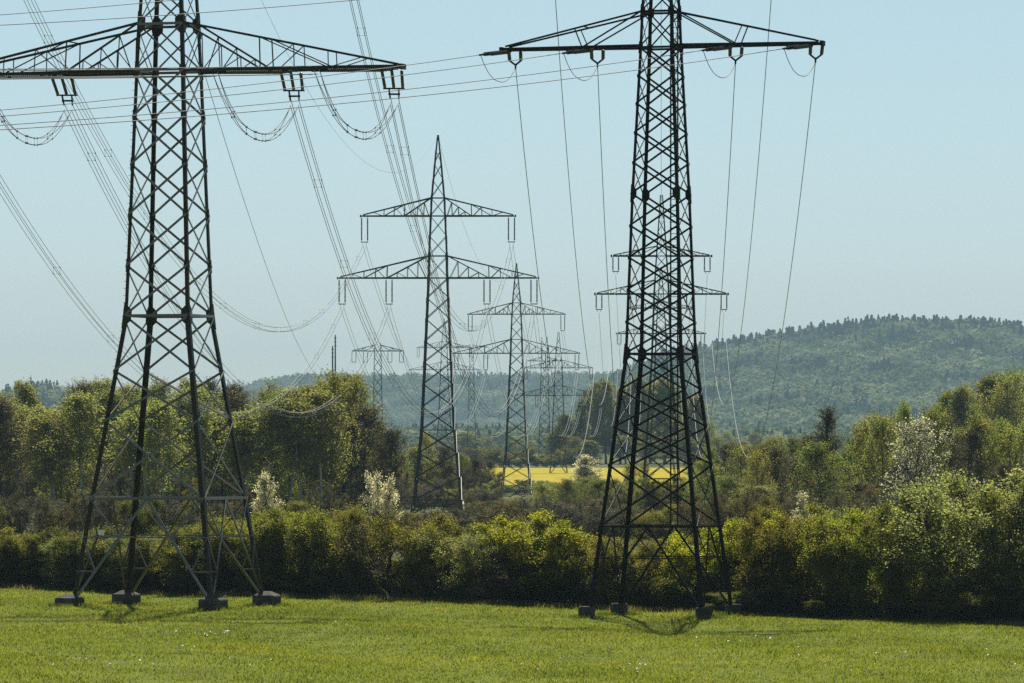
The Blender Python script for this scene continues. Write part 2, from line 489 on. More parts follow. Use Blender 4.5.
def string_mesh(p, q, r, par, name="insulator_string", discs=None):
    """one cap-and-pin insulator string from p to q (parent space)."""
    mb = MB(); p = Vector(p); q = Vector(q)
    L = (q - p).length; k = discs or max(5, int(L / 0.16))
    prof = [(0, r * 0.25), (0.06, r * 0.25)]
    for i in range(k):
        a = 0.07 + 0.86 * i / k; b = 0.86 / k
        prof += [(a, r * 0.4), (a + b * 0.30, r), (a + b * 0.62, r * 0.95), (a + b * 0.9, r * 0.4)]
    prof += [(0.95, r * 0.25), (1, r * 0.25)]
    mb.lathe(p, q, prof, 7)
    return mb.build(name, M['insulator'], par)

# --- type A: heavy tension pylon in front, on the west side
SA = 5689 / 290.0
YA = 290.0; pA = Vector((gx(169, YA), YA, g(gx(169, YA), YA)))
TA = R(-17.8)
zA = lambda py: (604.0 - py) / SA
hA = lambda px: px / SA
spec_A = dict(profile=[(0, hA(76)), (zA(493), hA(60.5)), (zA(311), hA(34.3)), (zA(66), hA(26)), (zA(20), hA(24)), (zA(-62), hA(20)), (zA(-100), hA(18)), (zA(-235), 0.15)],
              nodes=[zA(493), zA(467), zA(416), zA(366), zA(311), zA(261), zA(210), zA(160), zA(112), zA(66), zA(20), zA(-21), zA(-62), zA(-100), zA(-135), zA(-170), zA(-205)],
              horiz=[zA(493), zA(311), zA(66), zA(20), zA(-88), zA(-120)], hw=1.15, lw=0.235, bw=0.115, ring=True,
              plates=[(zA(311), .66), (zA(66), .4), (zA(20), .66), (zA(112), .34), (zA(160), .34), (zA(210), .34), (zA(261), .34)],
              arms=[dict(id='low', z=zA(66.5), zt=zA(19), L=12.4, bw=0.17, tw=0.115, ww=0.055, n=(0.36, 0.68), zig=11, td=.35),
                    dict(id='up', z=zA(-88), zt=zA(-120), L=9.5, bw=0.17, tw=0.12, ww=0.055, n=(0.36, 0.68), zig=8, td=.35)],
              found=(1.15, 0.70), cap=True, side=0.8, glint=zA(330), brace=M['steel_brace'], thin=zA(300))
spec_A['nodes'][1:2] = []   # the lowest X reaches from 416 down to the frame
pyA, armA = build_pylon(spec_A, "huge olive-brown lattice pylon with square concrete feet at the meadow edge", "near lattice pylons", pA, TA, M['steel_olive'])

# --- type C: black tension pylon
YC = 283.0; SC = F / YC
pC = Vector((gx(661, YC), YC, g(gx(661, YC), YC))); TC = R(-16.7)
zC = lambda py: (HY - py) / SC + EYE - pC.z
hC = lambda px: 1.045 * px / SC
spec_C = dict(profile=[(0, hC(57.5)), (zC(526), hC(47.5)), (zC(354), hC(28.2)), (zC(194), hC(23.2)), (zC(48), hC(16.8)), (zC(12), hC(15.6)), (zC(-48), hC(12.5)), (zC(-82), hC(11.5)), (zC(-200), 0.12)],
              nodes=[zC(v) for v in (526, 465, 427, 390, 354, 322, 290, 258, 226, 194, 163, 133, 104, 76, 48, 12, -18, -48, -82, -112, -142, -170)],
              horiz=[zC(526), zC(354), zC(48), zC(12), zC(-48), zC(-82)], hw=1.1, lw=0.19, bw=0.095, ring=True,
              plates=[(zC(354), 0.5), (zC(194), 0.45), (zC(48), 0.3), (zC(12), 0.36)],
              arms=[dict(id='low', z=zC(46.5), zt=zC(12), L=8.1, bw=0.15, tw=0.085, ww=0.05, n=(0.42, 0.75), zig=8, sub=False, td=.3, plain=True),
                    dict(id='up', z=zC(-48), zt=zC(-80), L=6.1, bw=0.15, tw=0.085, ww=0.05, n=(0.42, 0.75), zig=6, sub=False, td=.3)],
              found=(0.86, 0.62), side=0.75, thin=zC(340))
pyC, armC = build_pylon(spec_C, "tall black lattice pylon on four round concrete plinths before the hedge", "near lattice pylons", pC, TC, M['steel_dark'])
mb = MB()   # climbing ladder up the middle of the shaft
hx, hy = 0.42, 0.3
lz0, lz1 = zC(526), zC(10)
for k in (0, 0.36):
    mb.beam((hx + k, hy, lz0), (hx + k, hy, lz1), 0.06)
n_ = 90
for i in range(n_):
    z = lz0 + (lz1 - lz0) * i / n_
    mb.beam((hx - 0.06, hy, z), (hx + 0.42, hy, z), 0.03)
mb.build("ladder", M['steel_dark'], pyC)

# step bolts and signs of the olive pylon
mb = MB()
for i in range(70):
    z = 3 + i * 0.36
    h = interp(spec_A['profile'], z)
    mb.beam((-h - 0.13, -h + 0.06, z), (-h + 0.02, -h + 0.06, z), 0.02)
mb.build("step_bolt_row", M['steel_olive'], pyA)
def sign(par, x, y, z, wd, ht, m, name):
    b = MB(); b.plate([(x - wd/2, y, z - ht/2), (x + wd/2, y, z - ht/2), (x + wd/2, y, z + ht/2), (x - wd/2, y, z + ht/2)], (0, 1, 0), 0.02)
    return b.build(name, m, par)
zz = zA(527); hh = interp(spec_A['profile'], zz)
s1 = sign(pyA, -hh + 1.0, -hh - 0.14, zz + .02, 0.34, 0.26, M['sign_white'], "notice_plate"); s1["label"] = "small white plate on the low strut"
s2 = sign(pyA, hh * 0.62, -hh - 0.14, zz, 0.22, 0.22, M['sign_yellow'], "warning_plate"); s2["label"] = "small yellow plate on the low strut"

# --- type B: suspension pylons with two levels
YB = 669.0; SB = F / YB
xB = gx(438, YB); pB = Vector((xB, YB, g(xB, YB)))
zB = lambda py: (HY - py) / SB + EYE - pB.z
hB = lambda px: px / SB
spec_B = dict(profile=[(0, hB(28)), (zB(500), hB(24.5)), (zB(430), hB(17.2)), (zB(278), hB(10.2)), (zB(256), hB(9.6)), (zB(216), hB(7.8)), (zB(198), hB(7)), (zB(135), 0.12)],
              nodes=[zB(v) for v in (500, 477, 453, 430, 407, 384, 362, 341, 319, 298, 278, 256, 236, 216, 198, 180, 164, 150)],
              horiz=[zB(500), zB(430), zB(278), zB(256), zB(216), zB(198)], lw=0.22, bw=0.09,
              plates=[(zB(256), .4), (zB(278), .3), (zB(216), .3), (zB(198), .3)],
              arms=[dict(id='low', z=zB(278), zt=zB(256), L=hB(99), bw=0.17, tw=0.12, ww=0.07, n=(0.46, 0.72), zig=8),
                    dict(id='up', z=zB(216), zt=zB(198), L=hB(76), bw=0.17, tw=0.12, ww=0.07, n=(0.38, 0.68), zig=7)],
              found=(1.2, 0.3))
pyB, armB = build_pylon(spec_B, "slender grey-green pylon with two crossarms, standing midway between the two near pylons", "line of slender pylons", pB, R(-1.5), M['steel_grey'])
def susp_pair(root, arms, spec, key, x, L, gap, r=0.10):
    a = next(k for k in spec['arms'] if k['id'] == key)
    sg = 1 if x > 0 else -1
    par = arms[(key, sg)]
    for d in (-gap / 2, gap / 2):
        string_mesh((x + d, 0, a['z'] - 0.05), (x + d, 0, a['z'] - L), r, par)
    mb = MB(); z = a['z'] - L
    mb.beam((x - gap / 2 - .08, 0, z), (x + gap / 2 + .08, 0, z), 0.1); mb.beam((x - gap*.3, 0, z), (x - gap*.3, 0, z - .3), 0.05); mb.beam((x + gap*.3, 0, z), (x + gap*.3, 0, z - .3), 0.05)
    mb.build("yoke", M['steel_grey'], par)
BX = {('low', 1): [hB(96), hB(49)], ('low', -1): [-hB(96), -hB(49)], ('up', 1): [hB(73.5)], ('up', -1): [-hB(73.5)]}
for (key, sg), xl in BX.items():
    for x in xl: susp_pair(pyB, armB, spec_B, key, x, hB(26), hB(6))

def wp(root, p):
    return Matrix.Translation(root.location) @ Matrix.Rotation(root.rotation_euler.z, 4, 'Z') @ Matrix.Diagonal((root.scale.x, root.scale.y, root.scale.z, 1)) @ Vector(p)

YB2 = 1062.0
pyB2 = copy_tree(pyB); pyB2.location = (gx(516.5, YB2), YB2, g(gx(516.5, YB2), YB2)); pyB2.rotation_euler.z = R(-3)
tag(pyB2, "slender hazy pylon with its feet in front of the yellow field", "pylon", "line of slender pylons")
# lower pylon of the same kind further on, its shaft eight metres shorter
def cut(spec, dz, k):
    f = lambda z: (z - dz) * k
    s = dict(spec)
    hb = interp(spec['profile'], dz)
    s['profile'] = [(0, hb * k)] + [(f(z), h * k) for z, h in spec['profile'] if z > dz]
    s['nodes'] = [f(z) for z in spec['nodes'] if z > dz + 1.5]; s['horiz'] = [s['nodes'][0]] + [f(z) for z in spec['horiz'] if z > dz + 3]
    s['plates'] = [(f(z), q) for z, q in spec['plates']]
    s['arms'] = [dict(a, z=f(a['z']), zt=f(a['zt']), L=a['L'] * k) for a in spec['arms']]
    return s
YB3 = 1400.0; spec_B3 = cut(spec_B, 7.0, 0.93)
pyB3, armB3 = build_pylon(spec_B3, "squat pylon with two wide crossarms standing in the yellow field", "line of slender pylons",
                          Vector((gx(558.5, YB3), YB3, g(gx(558.5, YB3), YB3))), R(-2), M['steel_grey'], False)
for (key, sg), xl in BX.items():
    for x in xl: susp_pair(pyB3, armB3, spec_B3, key, x * 0.93, 2.6, 0.6)
# pylon hidden behind the slender one, other line
YE = 1884.0
spec_E = cut(spec_B, 0.0, 1.0)
pyE, armE = build_pylon(spec_E, "faint two-armed pylon seen straight through the slender pylon's lattice", "far hazy pylons", Vector((gx(444.3, YE), YE, g(gx(444.3, YE), YE) + 0.2)), R(3), M['steel_grey'], False)
for (key, sg), xl in BX.items():
    for x in xl: susp_pair(pyE, armE, spec_E, key, x, 3.0, 0.7)

# --- single-arm far pylons
def single_arm(px, Y, ytop, yarm, halfpx, bodypx, ztaper, label, hang):
    s = F / Y; x = gx(px, Y); z0 = g(x, Y)
    zt = EYE + (HY - ytop) / s - z0; za = EYE + (HY - yarm) / s - z0
    hb = bodypx / s / 2
    nodes = list(np.linspace(zt * 0.08, zt * 0.97, 14))
    sp = dict(profile=[(0, hb * ztaper), (za, hb), (zt, hb * 0.8)], nodes=nodes, horiz=[nodes[0], za], lw=0.2, bw=0.1,
              arms=[dict(id='low', z=za, zt=min(za + 1.2, zt * 0.99), L=halfpx / s, bw=0.17, tw=0.12, ww=0.07, n=(0.45, 0.7), zig=6, sub=False)])
    r, a = build_pylon(sp, label, "far hazy pylons", Vector((x, Y, z0)), R(2), M['steel_grey'], False)
    for sg in (-1, 1):
        for t in ((0.97,) if not hang else (0.97, 0.5)):
            susp_pair(r, a, sp, 'low', sg * halfpx / s * t, 11 / s, 4 / s, 0.08)
    return r, sp
pyD, spec_D = single_arm(377.7, 1138, 343, 351, 24.5, 6.5, 1.9, "hazy pylon with one flat crossarm rising behind the dark bare trees", True)
pyD2, spec_D2 = single_arm(544.5, 1720, 337, 361, 16.5, 6.5, 1.8, "small faint pylon with one short crossarm beyond the squat pylon", False)
pyD3, spec_D3 = single_arm(471.5, 2100, 344, 347, 16.0, 3.4, 2.6, "narrow faint mast with a short crossarm between the two slender pylons", False)

# --- C line further pylons (lighter suspension type of the same silhouette)
YC2 = 715.0; SC2 = F / YC2; xC2 = gx(661.5, YC2)
zq = lambda py: (HY - py) / SC2 + EYE - g(xC2, YC2); hq = lambda p: p / SC2
spec_C2 = dict(profile=[(0, hq(22)), (zq(479), hq(17.5)), (zq(355), hq(9.5)), (zq(294), hq(7.3)), (zq(280), hq(6.6)), (zq(256), hq(5)), (zq(246), hq(4.4)), (zq(195), 0.12)],
               nodes=[zq(v) for v in (510, 479, 455, 433, 412, 392, 373, 355, 338, 323, 308, 294, 280, 268, 256, 246, 232, 220, 209)],
               horiz=[zq(510), zq(479), zq(355), zq(294), zq(256)], lw=0.2, bw=0.08, plates=[],
               arms=[dict(id='low', z=zq(294), zt=zq(280), L=hq(65), bw=0.2, tw=0.11, ww=0.06, n=(0.42, 0.75), zig=6, sub=False),
                     dict(id='up', z=zq(256), zt=zq(246), L=hq(48.5), bw=0.2, tw=0.11, ww=0.06, n=(0.42, 0.75), zig=5, sub=False)],
               found=(1.0, 0.3))
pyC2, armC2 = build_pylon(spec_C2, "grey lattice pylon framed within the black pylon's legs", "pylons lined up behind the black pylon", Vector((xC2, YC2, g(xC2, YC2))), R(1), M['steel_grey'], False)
CX = {('low', 1): [hq(62.5), hq(28)], ('low', -1): [-hq(62.5), -hq(28)], ('up', 1): [hq(45.8)], ('up', -1): [-hq(45.8)]}
for (key, sg), xl in CX.items():
    for x in xl: susp_pair(pyC2, armC2, spec_C2, key, x, hq(15.5), hq(5.6), 0.1)
def far_copy(src, px, Y, dz, label, k=1.0):
    r = copy_tree(src); x = gx(px, Y)
    r.location = (x, Y, g(x, Y) + dz); r.scale = (k, k, k); tag(r, label); return r
pyC3 = far_copy(pyC2, 661.0, 1120, 2.0, "smaller pylon at the edge of the yellow field, framed by the black pylon", 1.05)
pyC4 = far_copy(pyC2, 662.5, 2300, -0.2, "faintest pylon of the row seen through the black pylon, tops level with the far wood")

# ------------------------------------------------------------------ conductors
def para(a, b, sag, n):
    a = Vector(a); b = Vector(b)
    return [a.lerp(b, t) - Vector((0, 0, 4 * sag * t * (1 - t))) for t in [i / n for i in range(n + 1)]]
def tang(a, b, sag):
    return ((Vector(b) - Vector(a)) - Vector((0, 0, 4 * sag))).normalized()

def single_wire(a, b, sag, label, group, r=0.018, n=56, name="power_line", t1=1.0, m='wire'):
    pts = para(a, b, sag, n); pts = pts[:max(2, int(n * t1) + 1)]
    o = Vector(a); mb = MB(); mb.tube([p - o for p in pts], r, 4)
    ob = mb.build(name, M[m], None, True); ob.location = o
    tag(ob, label, "power line", group)
    return ob

def bundle(a, b, sag, label, group, offs, r=0.017, n=56, spacers=9, t1=1.0, name="conductor_bundle", m='wire'):
    a = Vector(a); b = Vector(b)
    root = empty(name, a); tag(root, label, "power line", group)
    d = b - a; d.z = 0; d.normalize(); lat = Vector((d.y, -d.x, 0))
    pts = para(a, b, sag, n)[:max(2, int(n * t1) + 1)]
    for (u, v) in offs:
        mb = MB(); mb.tube([p - a + lat * u + Vector((0, 0, v)) for p in pts], r, 4)
        mb.build("conductor", M[m], root, True)
    rnd = random.Random(int(a.x * 10) + int(a.z * 7))
    for k in range(spacers):
        t = (k + 0.35 + 0.3 * rnd.random()) / spacers
        p = a.lerp(b, t) - Vector((0, 0, 4 * sag * t * (1 - t))) - a
        mb = MB()
        P4 = [p + lat * u + Vector((0, 0, v)) for u, v in offs]
        for i in range(len(P4)):
            mb.beam(P4[i], P4[(i + 1) % len(P4)], 0.010)
            mb.beam(P4[i] - d * 0.08, P4[i] + d * 0.08, 0.055)
        mb.build("spacer", M['steel_dark'], root)
    return root

QUAD = [(-.2, -.2), (.2, -.2), (.2, .2), (-.2, .2)]
TWIN = [(-.2, 0), (.2, 0)]

def hang_points(root, spec, key, x, L, drop=0.3):
    a = next(k for k in spec['arms'] if k['id'] == key)
    return wp(root, (x, 0, a['z'] - L - drop))

# attachment points on the olive pylon: (key, x along the arm)
A_ATT = {('low', -1, 'o'): ('low', -12.2), ('low', -1, 'i'): ('low', -5.9), ('low', 1, 'i'): ('low', 6.6), ('low', 1, 'o'): ('low', 12.0),
         ('up', -1, 'o'): ('up', -9.2), ('up', 1, 'o'): ('up', 9.2)}
B_X = {('low', -1, 'o'): -hB(96), ('low', -1, 'i'): -hB(49), ('low', 1, 'i'): hB(49), ('low', 1, 'o'): hB(96), ('up', -1, 'o'): -hB(73.5), ('up', 1, 'o'): hB(73.5)}
pos_words = {('low', -1, 'o'): "outer end of the lower arm, hedge-wood side", ('low', -1, 'i'): "inner point of the lower arm, wood side", ('low', 1, 'i'): "inner point of the lower arm, open-sky side",
             ('low', 1, 'o'): "tip of the lower arm, open-sky side", ('up', -1, 'o'): "hidden upper arm, wood side", ('up', 1, 'o'): "hidden upper arm, open-sky side"}
SAG_A = 14.3
PREV = Vector((-0.70, -0.714, 0))      # where the near lines come from: out of the frame, towards the viewer
def w2l(root, p):
    return Matrix.Rotation(-root.rotation_euler.z, 4, 'Z') @ (Vector(p) - root.location)
def hairpin(a, b, depth, n=18):
    a = Vector(a); b = Vector(b)
    return [a.lerp(b, t) - Vector((0, 0, depth * (1 - abs(2 * t - 1) ** 2.3))) for t in [i / n for i in range(n + 1)]]
for kk, (key, x) in A_ATT.items():
    arm = next(k for k in spec_A['arms'] if k['id'] == key)
    par = armA[(key, kk[1])]
    p = wp(pyA, (x, 0, arm['z'] - 0.16))
    q = hang_points(pyB, spec_B, key, B_X[kk], hB(26), 0.3)
    d = tang(p, q, SAG_A)
    L = 2.7
    lat = Vector((d.y, -d.x, 0)).normalized()
    end = p + d * L + Vector((0, 0, -0.35))
    # outgoing: three parallel strings, yoke
    for o in (-0.5, 0, 0.5):
        string_mesh(w2l(pyA, p + lat * o), w2l(pyA, end + lat * o * 0.9), 0.085, par)
    mb = MB(); mb.beam(w2l(pyA, end - lat * .55), w2l(pyA, end + lat * .55), 0.08, 0.08); mb.beam(w2l(pyA, end - lat * .25), w2l(pyA, end + d * .7 - lat * .22 - Vector((0, 0, .35))), 0.08); mb.beam(w2l(pyA, end + lat * .25), w2l(pyA, end + d * .7 + lat * .22 - Vector((0, 0, .35))), 0.08)
    mb.beam(w2l(pyA, end - lat * .3 + d * .4 - Vector((0, 0, .2))), w2l(pyA, end + lat * .3 + d * .4 - Vector((0, 0, .2))), 0.09)
    mb.build("yoke", M['steel_dark'], par)
    st = end + d * 0.7 - Vector((0, 0, 0.5))
    bundle(st, q, SAG_A, "four-wire bundle to the slender pylon from the " + pos_words[kk].split(",")[0] + (", wood side" if kk[1] < 0 else ", open side"), "conductor bundles of the olive pylon", QUAD, spacers=11, m='wire_glint')
    # incoming side: strings, yoke, short run of wires towards the previous pylon, out of the frame
    dn = (PREV + Vector((0, 0, -0.05))).normalized()
    latn = Vector((dn.y, -dn.x, 0)).normalized()
    e2 = p + dn * 5.0
    for o in (-0.45, 0, 0.45):
        string_mesh(w2l(pyA, p + latn * o), w2l(pyA, e2 + latn * o * 0.9), 0.085, par)
    mb = MB(); mb.beam(w2l(pyA, e2 - latn * .55), w2l(pyA, e2 + latn * .55), 0.09, 0.12); mb.build("yoke", M['steel_dark'], par)
    far = e2 + PREV * 380 + Vector((0, 0, 4.0))
    bundle(e2 + dn * .3, far, 6.5, "four-wire bundle arriving along the crossarm at the " + pos_words[kk].split(",")[0] + (", wood side" if kk[1] < 0 else ", open side"), "bundles arriving at the olive pylon", QUAD, n=80, spacers=9)
    # jumper: four wires looping under the arm
    jr = empty("jumper_loop", e2); tag(jr, "four-wire loop hanging under the pylon at the " + pos_words[kk].split(",")[0] + (", wood side" if kk[1] < 0 else ", open side"), "jumper loop", "jumper loops of the olive pylon")
    for k, (u, v) in enumerate(QUAD):
        pts = hairpin(e2 + dn * .2 + latn * u, st + lat * u + Vector((0, 0, -.1)), 2.35 + v * 0.9)
        mb = MB(); mb.tube([w_ - e2 for w_ in pts], 0.02, 4); mb.build("conductor", M['wire'], jr, True)
    for t in (4, 7, 9, 11, 14):
        mb = MB(); Q = [hairpin(e2 + dn * .2 + latn * u, st + lat * u + Vector((0, 0, -.1)), 2.35 + v * 0.9)[t] - e2 for u, v in QUAD]
        for i in range(4): mb.beam(Q[i], Q[(i + 1) % 4], 0.01); mb.beam(Q[i] - Vector((.04, 0, .04)), Q[i] + Vector((.04, 0, .04)), 0.05)
        mb.build("spacer", M['steel_dark'], jr)
# earth wires
single_wire(wp(pyA, (0, 0, zA(-235))), wp(pyB, (0, 0, zB(135))), 11.0, "thin earth wire from the olive pylon's peak to the slender pylon's peak", "earth wires", 0.011)
single_wire(wp(pyA, (1.9, 0, zA(67))), wp(pyD, (-24.5 / (F / 1138), 0, spec_D['arms'][0]['z'])), 11.0, "single thin wire dropping from the olive pylon to the one-armed pylon", "earth wires", 0.016)

# slender line onwards
for kk in B_X:
    key, x = kk[0], B_X[kk]
    a = hang_points(pyB, spec_B, key, x, hB(26), 0.4); b = hang_points(pyB2, spec_B, key, x, hB(26), 0.4)
    c = hang_points(pyB3, spec_B3, key, x * .93, 2.6, 0.4)
    side = "wood side" if kk[1] < 0 else "field side"
    bundle(a, b, 13.5, f"paired wires between the first two slender pylons, {'outer' if kk[2]=='o' else 'inner'} {'upper' if key=='up' else 'lower'} arm, {side}", "paired wires of the slender line", TWIN, r=0.02, n=44, spacers=0, m='wire_glint')
    bundle(b, c, 9.5, f"paired wires from second slender pylon to squat pylon, {'outer' if kk[2]=='o' else 'inner'} {'upper' if key=='up' else 'lower'} arm, {side}", "paired wires of the slender line", TWIN, r=0.022, n=40, spacers=0, m='wire_glint')
single_wire(wp(pyB, (0, 0, zB(135))), wp(pyB2, (0, 0, zB(135))), 9, "thin earth wire linking the peaks of the two slender pylons", "earth wires", 0.014)

# black pylon
C_ATT = {('low', -1, 'o'): ('low', -7.6), ('low', -1, 'i'): ('low', -3.3), ('low', 1, 'i'): ('low', 3.85), ('low', 1, 'o'): ('low', 7.95), ('up', -1, 'o'): ('up', -5.6), ('up', 1, 'o'): ('up', 5.8)}
C_X = {('low', -1, 'o'): -hq(62.5), ('low', -1, 'i'): -hq(28), ('low', 1, 'i'): hq(28), ('low', 1, 'o'): hq(62.5), ('up', -1, 'o'): -hq(45.8), ('up', 1, 'o'): hq(45.8)}
BACK = Vector((-0.528, -0.849, 0))
SAG_C = 19.0
for kk, (key, x) in C_ATT.items():
    arm = next(k for k in spec_C['arms'] if k['id'] == key)
    par = armC[(key, kk[1])]
    p = wp(pyC, (x, 0, arm['z'] - 0.12))
    q = hang_points(pyC2, spec_C2, key, C_X[kk], hq(15.5), 0.3)
    d = tang(p, q, SAG_C); lat = Vector((d.y, -d.x, 0)).normalized()
    end = p + d * 1.3 + Vector((0, 0, -.12))
    for o in (-0.28, 0.28):
        string_mesh(w2l(pyC, p + lat * o * 1.05), w2l(pyC, end + lat * o), 0.095, par)
    mb = MB(); e1 = end + d * .4 - Vector((0, 0, .12))
    for o in (-.28, .28): mb.beam(w2l(pyC, end + lat * o), w2l(pyC, e1), 0.07)
    mb.beam(w2l(pyC, e1), w2l(pyC, e1 + d * .3 - Vector((0, 0, .06))), 0.09)
    mb.build("yoke", M['steel_dark'], par)
    st = e1 + d * .3 - Vector((0, 0, .06))
    side = "wood side" if kk[1] < 0 else "hill side"
    nm = ("outer" if kk[2] == 'o' else "inner") + (" lower arm" if key == 'low' else " upper arm")
    if key == 'up': nm = "upper arm out of view"
    single_wire(st, q, SAG_C, f"single wire falling steeply from the black pylon's {nm}, {side}", "wires of the black pylon", 0.02, 70, m='wire_glint')
    dn = (BACK + Vector((0, 0, -0.12))).normalized(); latn = Vector((dn.y, -dn.x, 0)).normalized()
    p2 = wp(pyC, (x - 0.35, 0, arm['z'] - 0.1)); e2 = p2 + dn * 2.1
    for o in (-0.2, 0.2):
        string_mesh(w2l(pyC, p2 + latn * o), w2l(pyC, e2 + latn * o), 0.11, par)
    mb = MB(); mb.beam(w2l(pyC, e2 - latn * .25), w2l(pyC, e2 + latn * .25), 0.08); mb.beam(w2l(pyC, e2), w2l(pyC, e2 + dn * .6), 0.09); mb.build("yoke", M['steel_dark'], par)
    single_wire(e2 + dn * .6, e2 + BACK * 330 + Vector((0, 0, 0)), 11.2 if key == 'low' else 12.2, f"single wire crossing the sky to the black pylon's {nm}, {side}", "wires crossing the sky", 0.018, 90)
    a_ = e2 + dn * .5
    pts = hairpin(a_, st, 1.0, 14)
    mb = MB(); mb.tube([w_ - a_ for w_ in pts], 0.02, 4)
    jo = mb.build("jumper_loop", M['wire'], None, True); jo.location = a_
    tag(jo, f"single-wire loop hanging below the black pylon's {nm}, {side}", "jumper loop", "jumper loops of the black pylon")
for kk in C_X:
    key, x = kk[0], C_X[kk]
    side = "wood side" if kk[1] < 0 else "hill side"; nm = ("outer" if kk[2] == 'o' else "inner") + (" lower arm" if key == 'low' else " upper arm")
    a = hang_points(pyC2, spec_C2, key, x, hq(15.5)); b = hang_points(pyC3, spec_C2, key, x, hq(15.5)); c = hang_points(pyC4, spec_C2, key, x, hq(15.5))
    single_wire(a, b, 15, f"wire from the framed grey pylon to the field-edge pylon, {nm}, {side}", "wires behind the black pylon", 0.02, 40, m='wire_glint')
single_wire(wp(pyC, (0, 0, zC(-200))), wp(pyC2, (0, 0, zq(195))), 14, "thin earth wire behind the black pylon's shaft", "earth wires", 0.012)

# ------------------------------------------------------------------ vegetation
LM = {}
LM['birch'] = leaf_mat("birch_leaves", [(0.1012, 0.1196, 0.0417), (0.1914, 0.2092, 0.0695), (0.2813, 0.2689, 0.1043)], 0.55, 0.02, 0.3, 0.7)
LM['green'] = leaf_mat("fresh_green_leaves", [(0.0717, 0.0934, 0.0237), (0.1434, 0.1682, 0.0431), (0.2272, 0.2243, 0.0618)], 0.55, 0.02, 0.3, 0.6)
LM['gold'] = leaf_mat("golden_spring_leaves", [(0.1007, 0.1076, 0.027), (0.1796, 0.1793, 0.0424), (0.2443, 0.2152, 0.0578)], 0.55, 0.015, 0.25, 0.6)
LM['olive'] = leaf_mat("olive_leaves", [(0.065, 0.0703, 0.0129), (0.1258, 0.1281, 0.0228), (0.2167, 0.1986, 0.0371)], 0.55, 0.02, 0.3, 0.8)
LM['lime'] = leaf_mat("lime_leaves", [(0.1031, 0.1368, 0.0069), (0.2166, 0.2464, 0.0115), (0.3301, 0.3193, 0.0172)], 0.55, 0.015, 0.25, 0.9)
LM['sage'] = leaf_mat("grey_green_willow_leaves", [(0.0858, 0.1032, 0.0436), (0.1716, 0.1898, 0.0817), (0.2789, 0.2785, 0.1361)], 0.55, 0.015, 0.2, 0.9)
LM['bud'] = leaf_mat("brown_buds", [(0.0648, 0.0549, 0.0285), (0.1201, 0.1005, 0.0536), (0.1758, 0.1462, 0.075)], 0.35, 0.015, 0.3, 0.9)
LM['greybud'] = leaf_mat("grey_catkins", [(0.0483, 0.0483, 0.0429), (0.0805, 0.0783, 0.0665), (0.118, 0.1127, 0.0912)], 0.35, 0.015, 0.25, 0.9)
LM['blossom'] = leaf_mat("white_blossom", [(0.1818, 0.1925, 0.1178), (0.4771, 0.4492, 0.4006), (0.765, 0.7059, 0.7069)], 0.45, 0.01, 0.12, 0.9)
LM['pink'] = leaf_mat("pale_pink_blossom", [(0.1785, 0.1682, 0.1443), (0.4206, 0.4064, 0.3899), (0.6375, 0.6307, 0.6064)], 0.45, 0.01, 0.12, 0.9)
LM['conifer'] = leaf_mat("dark_needles", [(0.0156, 0.0286, 0.012), (0.0325, 0.052, 0.0216), (0.0585, 0.078, 0.03)], 0.25, 0.015, 0.25, 0.8)
LM['darkleaf'] = leaf_mat("dark_olive_leaves", [(0.0688, 0.0741, 0.0199), (0.1377, 0.1366, 0.0353), (0.2408, 0.2049, 0.0551)], 0.4, 0.02, 0.25, 0.4)

def rvec(rnd):
    z = rnd.uniform(-1, 1); t = rnd.uniform(0, 6.2832); r = math.sqrt(1 - z * z)
    return Vector((r * math.cos(t), r * math.sin(t), z))

def leaf_quads(Cn, size, rs, aspect=0.7):
    n = len(Cn)
    a = rs.normal(size=(n, 3)); a /= np.linalg.norm(a, axis=1)[:, None]
    b = rs.normal(size=(n, 3)); b -= a * (a * b).sum(1)[:, None]; b /= np.linalg.norm(b, axis=1)[:, None]
    s = size * rs.uniform(0.6, 1.35, size=(n, 1))
    V = np.empty((n, 4, 3)); V[:, 0] = Cn - a * s * .5; V[:, 1] = Cn + b * s * .5 * aspect; V[:, 2] = Cn + a * s * .5; V[:, 3] = Cn - b * s * .5 * aspect
    return V.reshape(-1, 3), np.arange(n * 4).reshape(-1, 4)

